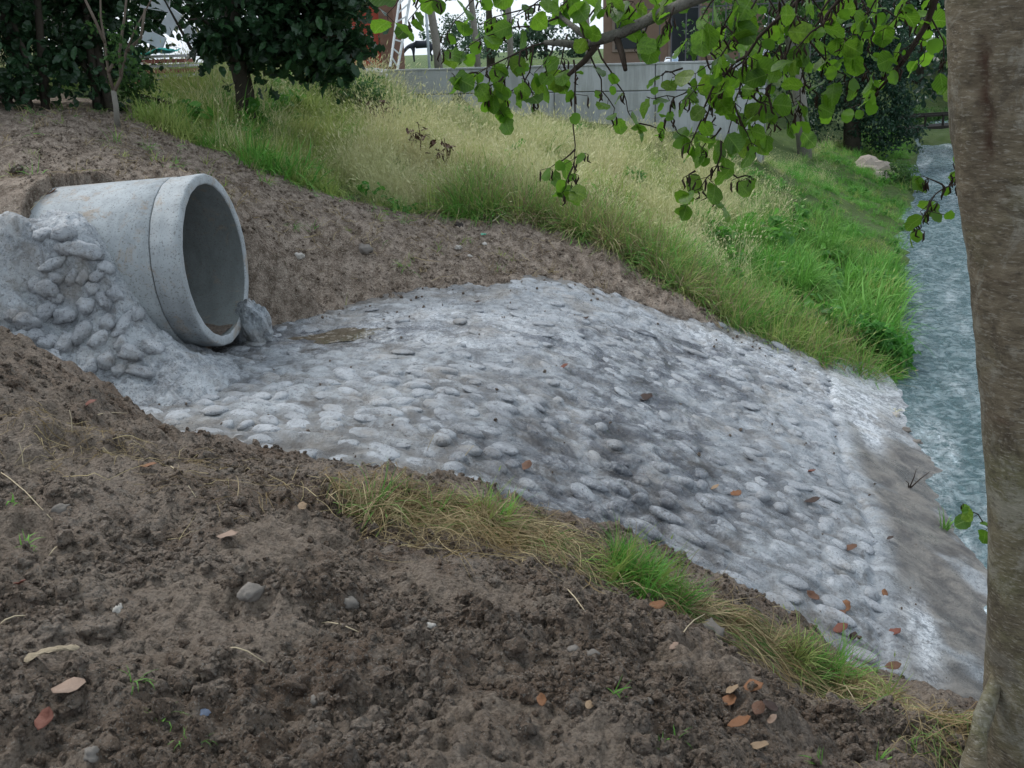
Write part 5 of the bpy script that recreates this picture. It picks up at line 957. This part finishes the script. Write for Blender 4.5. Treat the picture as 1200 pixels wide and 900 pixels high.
scatter('crest_tufts', np.stack([P[:, 0], P[:, 1], land(P[:, 0], P[:, 1])], -1), np.stack([rg.normal(-.1, .3, m), rg.normal(.65, .25, m), rg.normal(-.5, .5, m)], -1), rg.uniform(.30, .62, m), [blades(34, .42, .0042, .05, .6, 395 + i, [G_GREEN, G_OLIVE, G_GREEN, G_DRY][i], .03) for i in range(4)], None, 'grass tufts leaning down the cut edge')
# sparse seedlings in the foreground
PX = [(215, 868), (235, 872), (160, 800), (555, 585), (720, 815), (775, 880), (790, 865), (30, 640), (1030, 890), (1070, 880), (960, 895), (15, 590), (190, 845), (20, 360)]
Pp = np.array([hit(*p) for p in PX]); m = len(Pp); scatter('seedlings', Pp, np.stack([rg.normal(0, .3, m), rg.normal(0, .3, m), rg.uniform(0, 6, m)], -1), rg.uniform(.35, .7, m), [blades(9, .13, .004, .03, .9, 415 + i, G_GREEN, 0) for i in range(3)], None, 'tiny green seedlings in the bare earth')
HPs = HP; HP = np.array([hit(*p) for p in [(10, 215), (110, 190), (230, 195), (330, 240), (380, 270), (470, 275), (560, 290), (650, 300)]])
strands('slope_straw', 420, 831, DS, .08, .30, .0022, .45, .03, 'straw and root scraps strewn on the bare slope', 1.2)
HP = np.array([hit(*p) for p in [(-20, 480), (40, 500), (100, 540), (160, 520), (260, 560), (330, 600)]]); strands('left_straw', 260, 833, DS, .05, .22, .0014, .16, .03, 'dry stalks strewn on the earth below the stone mound', 1.3); HP = HPs
# pile of cut pale straw below the meadow
rg = np.random.default_rng(31); P = np.array([hit(*p) for p in [(560, 258), (600, 250), (640, 245), (680, 250), (720, 265), (770, 298), (820, 345), (870, 388), (950, 428)]]); HPs = HP; HP = P
strands('cut_hay', 1700, 827, strand_mat('pale_hay', (.30, .26, .16), (.62, .56, .42), (.38, .34, .2)), .2, .6, .0032, .22, .10, 'pale cut hay lying at the foot of the meadow', .7); HP = HPs

# ------------------------------------------------------------------ litter: leaves, straws, stones, clods
def dleaf(seed, curl):
    v, f = leaf_tpl('oval', seed); v = v.copy(); u = v[:, 1]; v[:, 2] = curl * (.5 * (u - .5) ** 2 * 2 + v[:, 0] ** 2 * 2.2) + .03 * np.sin(u * 9 + seed); v[:, 1] -= .5; return v, f
def lcol(name, c): return plain(name, c, .65, .35, 25)
LC = {'brown': lcol('brown_dead_leaf', (.10, .05, .03)), 'orange': lcol('orange_dead_leaf', (.17, .078, .036)), 'tan': lcol('tan_dead_leaf', (.23, .16, .10)), 'dark': lcol('dark_dead_leaf', (.035, .02, .015)), 'red': lcol('red_dead_leaf', (.13, .045, .03)), 'pink': lcol('pinkish_dead_leaf', (.24, .17, .13))}
LEAVES = [(618, 552, 18, 60, 'brown', 'brown dead leaf on pale cobbles just above the straw crest'), (661, 433, 12, 10, 'red', 'small red leaf lying in the middle of the apron'), (560, 322 + 35, 10, 20, 'dark', 'tiny dark leaf on the white mortar patch'), (757, 472, 20, 40, 'dark', 'dark curled leaf on the apron beside a jutting cobble'), (683, 378, 16, 15, 'dark', 'thin dark leaf on the upper part of the apron'),
 (838, 575, 12, 0, 'tan', 'tan leaf left of the ochre leaf on the right apron'), (862, 584, 16, 30, 'orange', 'ochre leaf on the right part of the apron'), (952, 592, 20, 5, 'dark', 'dark leaf lying flat below the muddy toe slab'), (951, 556, 14, 60, 'red', 'reddish leaf beside the joint of the toe slab'), (997, 648, 18, 20, 'brown', 'brown leaf on the lower cobbles left of the slab'), (1043, 634, 10, 20, 'dark', 'small dark leaf on the muddy toe slab'),
 (1036, 699, 12, 80, 'orange', 'small orange leaf standing among the lowest cobbles'), (952, 704, 18, 130, 'brown', 'curled brown leaf on cobbles, left of the ochre pair'), (990, 716, 20, 70, 'orange', 'ochre curled leaf between the lowest cobbles'), (984, 725, 18, 10, 'brown', 'brown leaf just under the ochre curled leaf'), (985, 742, 20, 10, 'red', 'red-brown leaf in the gap of the lowest cobbles'), (1000, 750, 14, 50, 'dark', 'dark leaf right of the red-brown leaf at the lowest cobbles'),
 (1048, 746, 18, 20, 'red', 'rust red leaf near the bottom corner of the apron'), (1046, 787, 20, 0, 'brown', 'brown leaf at the bottom tip of the cobbles'), (750, 563, 12, 10, 'red', 'small reddish leaf on the middle slope of the apron'), (175, 552, 20, 10, 'orange', 'bright orange leaf on the dark earth below the pipe'), (355, 600, 16, 100, 'tan', 'tan leaf on the earth left of the straw crest'), (268, 635, 26, 10, 'pink', 'pale pinkish leaf lying on the foreground earth'),
 (85, 826, 46, -5, 'pink', 'long pale curled leaf at the bottom left'), (57, 862, 30, 80, 'red', 'rust red leaf below the long pale leaf'), (770, 716, 22, 0, 'orange', 'orange leaf tucked under the green grass tuft'), (790, 763, 14, 20, 'pink', 'small pink leaf on earth right of the middle'), (855, 830, 24, 60, 'orange', 'orange leaf, left in the bottom right leaf cluster'), (858, 815, 20, 30, 'tan', 'tan leaf topmost in the bottom right leaf cluster'),
 (882, 812, 26, 5, 'orange', 'long orange leaf at the top right of the leaf cluster'), (868, 865, 32, -15, 'orange', 'rust orange leaf, largest in the bottom leaf cluster'), (888, 838, 24, 60, 'brown', 'brown leaf in the middle of the leaf cluster'), (890, 882, 26, -30, 'tan', 'tan leaf lowest in the bottom right leaf cluster'), (905, 850, 16, 20, 'pink', 'pink leaf at the right of the leaf cluster'), (902, 835, 24, 120, 'dark', 'dark leaf at the right of the leaf cluster'), (690, 833, 16, 70, 'tan', 'tan leaf on crumbly earth at the bottom middle'), (635, 828, 18, 90, 'orange', 'small orange leaf beside a big earth clod'),
 (32, 290, 14, 60, 'red', 'small red leaf on the mortar beside the pipe'), (60, 232, 20, 10, 'orange', 'orange-brown leaf where the pipe enters the slope'), (25, 690, 16, 5, 'red', 'dark red leaf at the left edge of the earth'), (105, 480, 22, 20, 'red', 'reddish leaf among dry stalks below the stone mound')]
for i, (px, py, w_, an, c, lb) in enumerate(LEAVES):
    P = hit(px, py); dd = float((P - EYE) @ fwd); s_ = w_ / FPX * dd * .98; v, f = dleaf(i, .45 if i % 3 else .8); P[2] += .012 + s_ * .14 + (.022 if w_ >= 30 else 0)
    o = ob('dead_leaf', mesh_np('dead_leaf', v, f, LC[c]), None, P, (random.gauss(.25, .15), random.gauss(0, .15), R(an - 90)), s_); tag(o, lb, 'leaf', 'fallen leaves'); so_ = o.modifiers.new('t', 'SOLIDIFY'); so_.thickness = .012
STRC = plain('pale_stalk', (.44, .37, .25)); 
STK = [((57, 655), (84, 632), 'short pale straw on the left earth'), ((0, 735), (33, 724), 'pale straw at the left edge'), ((268, 762), (312, 780), 'thin white curved stalk on the left earth'), ((375, 733), (425, 745), 'yellow straw lying flat in the bottom middle'), ((398, 810), (430, 830), 'pale straw below the middle clods'), ((28, 550), (45, 525), 'leaning pale stalk at the left among dry weeds'), ((85, 510), (83, 525), 'tiny upright stalk on the dark mound'),
 ((200, 548), (230, 585), 'long thin stalk on earth below the pipe'), ((0, 555), (62, 612), 'long pale stalk curving at the left edge'), ((110, 490), (150, 486), 'pale straw on the dark crest below the stone mound'), ((500, 533), (502, 568), 'upright brown stalk beside the straw crest'), ((540, 545), (556, 560), 'leaning straw at the top of the straw crest'), ((660, 690), (690, 725), 'pale straw hanging off the straw crest'), ((800, 745), (850, 700), 'pale straw below the long grass tuft'),
 ((985, 800), (1035, 870), 'long bent straw at the bottom right'), ((20, 245), (55, 238), 'straw on the slope left of the pipe'), ((182, 165), (215, 175), 'pale bent straw high on the bare slope'), ((0, 175), (30, 168), 'straw at the top left of the bare slope'), ((30, 255), (60, 222), 'straw by the buried end of the pipe'), ((655, 285), (700, 265), 'pale stick at the foot of the meadow')]
for i, (a, b, lb) in enumerate(STK):
    A = hit(*a); B = hit(*b); 
    if np.linalg.norm(A - B) > .6: B = A + (B - A) * .45
    up_ = .10 if 'upright' in lb or 'leaning' in lb else .012
    if up_ > .05: B = A + np.array([B[0] - A[0], 0.01, up_])
    M_ = (A + B) / 2 + np.array([0, .01, .015]); o = MB().tube([A + [0, 0, .008], A * .6 + M_ * .4 + [0, 0, .01], M_, B + [0, 0, .008]], [.0022, .0022, .002, .0014], 6).build('straw', STRC, None, True); tag(o, lb, 'straw', 'single straws on the bare earth')
GST = plain('grey_stone', (.155, .14, .125), .85, .45, 12); PST = plain('pale_stone', (.38, .36, .33), .8, .25, 14); BST = plain('blue_grey_pebble', (.16, .19, .26), .45, .2, 18)
CLODS = [(118, 742, 48, 'c', 'large grey earth clod at the lower left'), (157, 762, 30, 'c', 'flat clod right of the large grey one at lower left'), (138, 716, 15, 'p', 'small white pebble on the lower left earth'), (240, 838, 16, 'b', 'blue-grey pebble in the bottom left earth'), (126, 875, 32, 'c', 'round clod near the bottom left corner'), (96, 872, 28, 'c', 'clod left of the round one near the bottom left corner'),
 (108, 884, 20, 'g', 'pale grey stone in front of the two bottom left clods'), (295, 696, 30, 'g', 'rounded grey stone on the left middle earth'), (610, 856, 40, 'c', 'big pale clod at the bottom middle'), (612, 812, 26, 'c', 'crumbly clod above the big one at the bottom middle'), (830, 742, 34, 'g', 'rounded grey stone at the foot of the long grass tuft'), (752, 714, 24, 'c', 'clod beside the bright green tuft'), (746, 826, 18, 'g', 'small pale stone on the right foreground earth'),
 (760, 822, 12, 'g', 'tiny stone right of the small pale one'), (674, 727, 20, 'c', 'clod below the hanging straws'), (692, 770, 20, 'g', 'pale angular stone below the straw crest'), (672, 762, 14, 'g', 'pinkish stone left of the pale angular one'), (636, 765, 16, 'c', 'small round clod below the straw crest'), (686, 812, 20, 'c', 'clod on the crumbly earth in the bottom middle'), (345, 806, 44, 'c', 'wide flat clod in the bottom left middle'), (396, 798, 30, 'c', 'clod right of the wide flat one'), (372, 822, 16, 'g', 'small stone below the wide flat clod'),
 (580, 790, 22, 'c', 'pale clod in the bottom centre'), (640, 818, 16, 'c', 'clod right of the crumbly one'), (410, 708, 22, 'g', 'flat pale stone on the middle earth'), (60, 745, 30, 'c', 'dark clod left of the large grey one'), (505, 735, 12, 'p', 'tiny white stone in the middle earth'), (72, 598, 20, 'g', 'grey stone among the dry stalks at left'), (545, 700, 20, 'c', 'clod just below the straw crest'), (30, 660, 26, 'c', 'clod at the left edge of the middle earth'),
 (350, 303, 14, 'p', 'white stone on the slope right of the pipe'), (427, 294, 20, 'g', 'flat grey slab on the bare slope'), (537, 292, 9, 'p', 'grey-white chip on the far slope, leftmost of three'), (568, 288, 8, 'p', 'white chip on the far slope, rightmost of three'), (551, 302, 7, 'p', 'small white chip on the far slope, lowest of three'), (545, 244, 10, 'p', 'white chip in the hay at the meadow foot'), (454, 370, 10, 'd', 'dark clod beside the puddle'), (538, 265, 12, 'd', 'dark clod at the edge of the meadow'),
 (200, 545, 18, 'c', 'clod beside the orange leaf'), (20, 200, 16, 'c', 'clod at the top left of the bare slope'), (700, 278, 14, 'g', 'stone at the foot of the meadow grass'), (1050, 488, 10, 'p', 'small stone at the water edge of the slab'), (1075, 520, 12, 'g', 'grey stone at the water edge by the slab'), (1090, 545, 12, 'p', 'pale stone washed by the stream'), (1062, 505, 10, 'g', 'dark stone at the water edge by the slab')]
DKC = plain('dark_clod', (.03, .024, .02))
for i, (px, py, w_, k, lb) in enumerate(CLODS):
    P = hit(px, py); dd = float((P - EYE) @ fwd); s_ = w_ / FPX * dd * .52; mt_ = {'c': SOIL, 'g': GST, 'p': PST, 'b': BST, 'd': DKC}[k]
    o = ob('earth_clod' if k in 'cd' else 'stone', clod(1000 + i, 3, .62, mt_, .30 if k == 'c' else .24), None, (P[0], P[1], P[2] + s_ * (.35 if k in 'pb' else .12)), (random.gauss(0, .2), random.gauss(0, .2), random.random() * 6), s_); tag(o, lb, 'clod' if k in 'cd' else 'stone', 'clods of earth' if k in 'cd' else 'loose stones')
    for p_ in o.data.polygons: p_.use_smooth = True
P = at(298, 348, d=7.55); o = tag(ob('mortar_lump', clod(1200, 4, 1.0, CEM, .16), None, (P[0] - .05, P[1] + .05, -.30), (0, 0, 1), (.12, .20, .20)), 'rough grey mortar lump against the far side of the pipe mouth', 'mortar')
# gnarled wood piece
A = hit(30, 782); B = hit(95, 768); D = B - A; L_ = np.linalg.norm(D); wd = thing('wood_chip', 'pale splintered piece of wood on the bottom left earth', 'wood', A); V = []; n1 = 14; n2 = 8
for i in range(n1):
    u = i / (n1 - 1); c = D * u + np.array([0, 0, .022 + .014 * math.sin(u * 3)]); w0 = .017 * (1 - .25 * u) * (.35 if i in (0, n1 - 1) else 1) * random.uniform(.7, 1.15)
    for k in range(n2): an = 2 * PI * k / n2; V.append(c + np.array([-.3 * math.cos(an), math.cos(an), .35 * math.sin(an)]) * w0 * random.uniform(.65, 1.3))
ob('splinter', mesh_np('splinter', np.array(V), grid_faces(n1, n2, True), bark_mat('splintered_wood', (.20, .155, .10), (.40, .34, .25), 30, .006), False), wd)
# small driftwood twig and grass clump at the water edge
P = hit(1065, 572); tw = thing('driftwood_twig', 'dark forked twig stuck at the water edge of the slab', 'twig', P)
for e in ((.16, .05, .10), (.05, .02, .14), (-.04, -.02, .07)): MB().tube([(0, 0, -.01), tuple(np.array(e) * .5 + [.01, 0, .01]), e], [.006, .004, .002], 6).build('twig', TWIG, tw, True)
P = hit(1107, 620); tf = thing('edge_weed', 'small green weed rooted at the lower edge of the slab', 'plant', P); me = blades(26, .17, .004, .03, .7, 431, G_GREEN); ob('blades', me, tf)
P = hit(1046, 485); tf = thing('edge_weed', 'pale yellowish tuft at the water edge by the slab', 'plant', P); ob('blades', blades(16, .13, .004, .03, .7, 432, G_STRAW), tf)
P = hit(568, 274); o = tag(ob('plastic_scrap', clod(1100, 2, .2, plain('green_plastic', (.10, .38, .26), .4), .3), None, P, (0, 0, .4), .07), 'small green plastic scrap at the foot of the meadow', 'scrap')
P = at(882, 82, Y=20.5); ws = thing('white_sheet', 'crumpled pale plastic sheet hung behind the branches right of the wall', 'sheet', P); n = 18; gx_, gz_ = np.meshgrid(np.linspace(-.22, .22, n), np.linspace(-.36, .36, n)); gy_ = .06 * perlin(gx_ * 9, gz_ * 6, 3)
o = ob('sheet', mesh_np('sheet', np.stack([gx_ + gz_ * .3, gy_, gz_], -1).reshape(-1, 3), grid_faces(n, n), plain('pale_plastic', (.62, .66, .76), .4)), ws); o.modifiers.new('t', 'SOLIDIFY').thickness = .01; MB().tube([(.0, .05, -1.4), (0, .05, .5)], .03, 7).build('post', TP, ws)
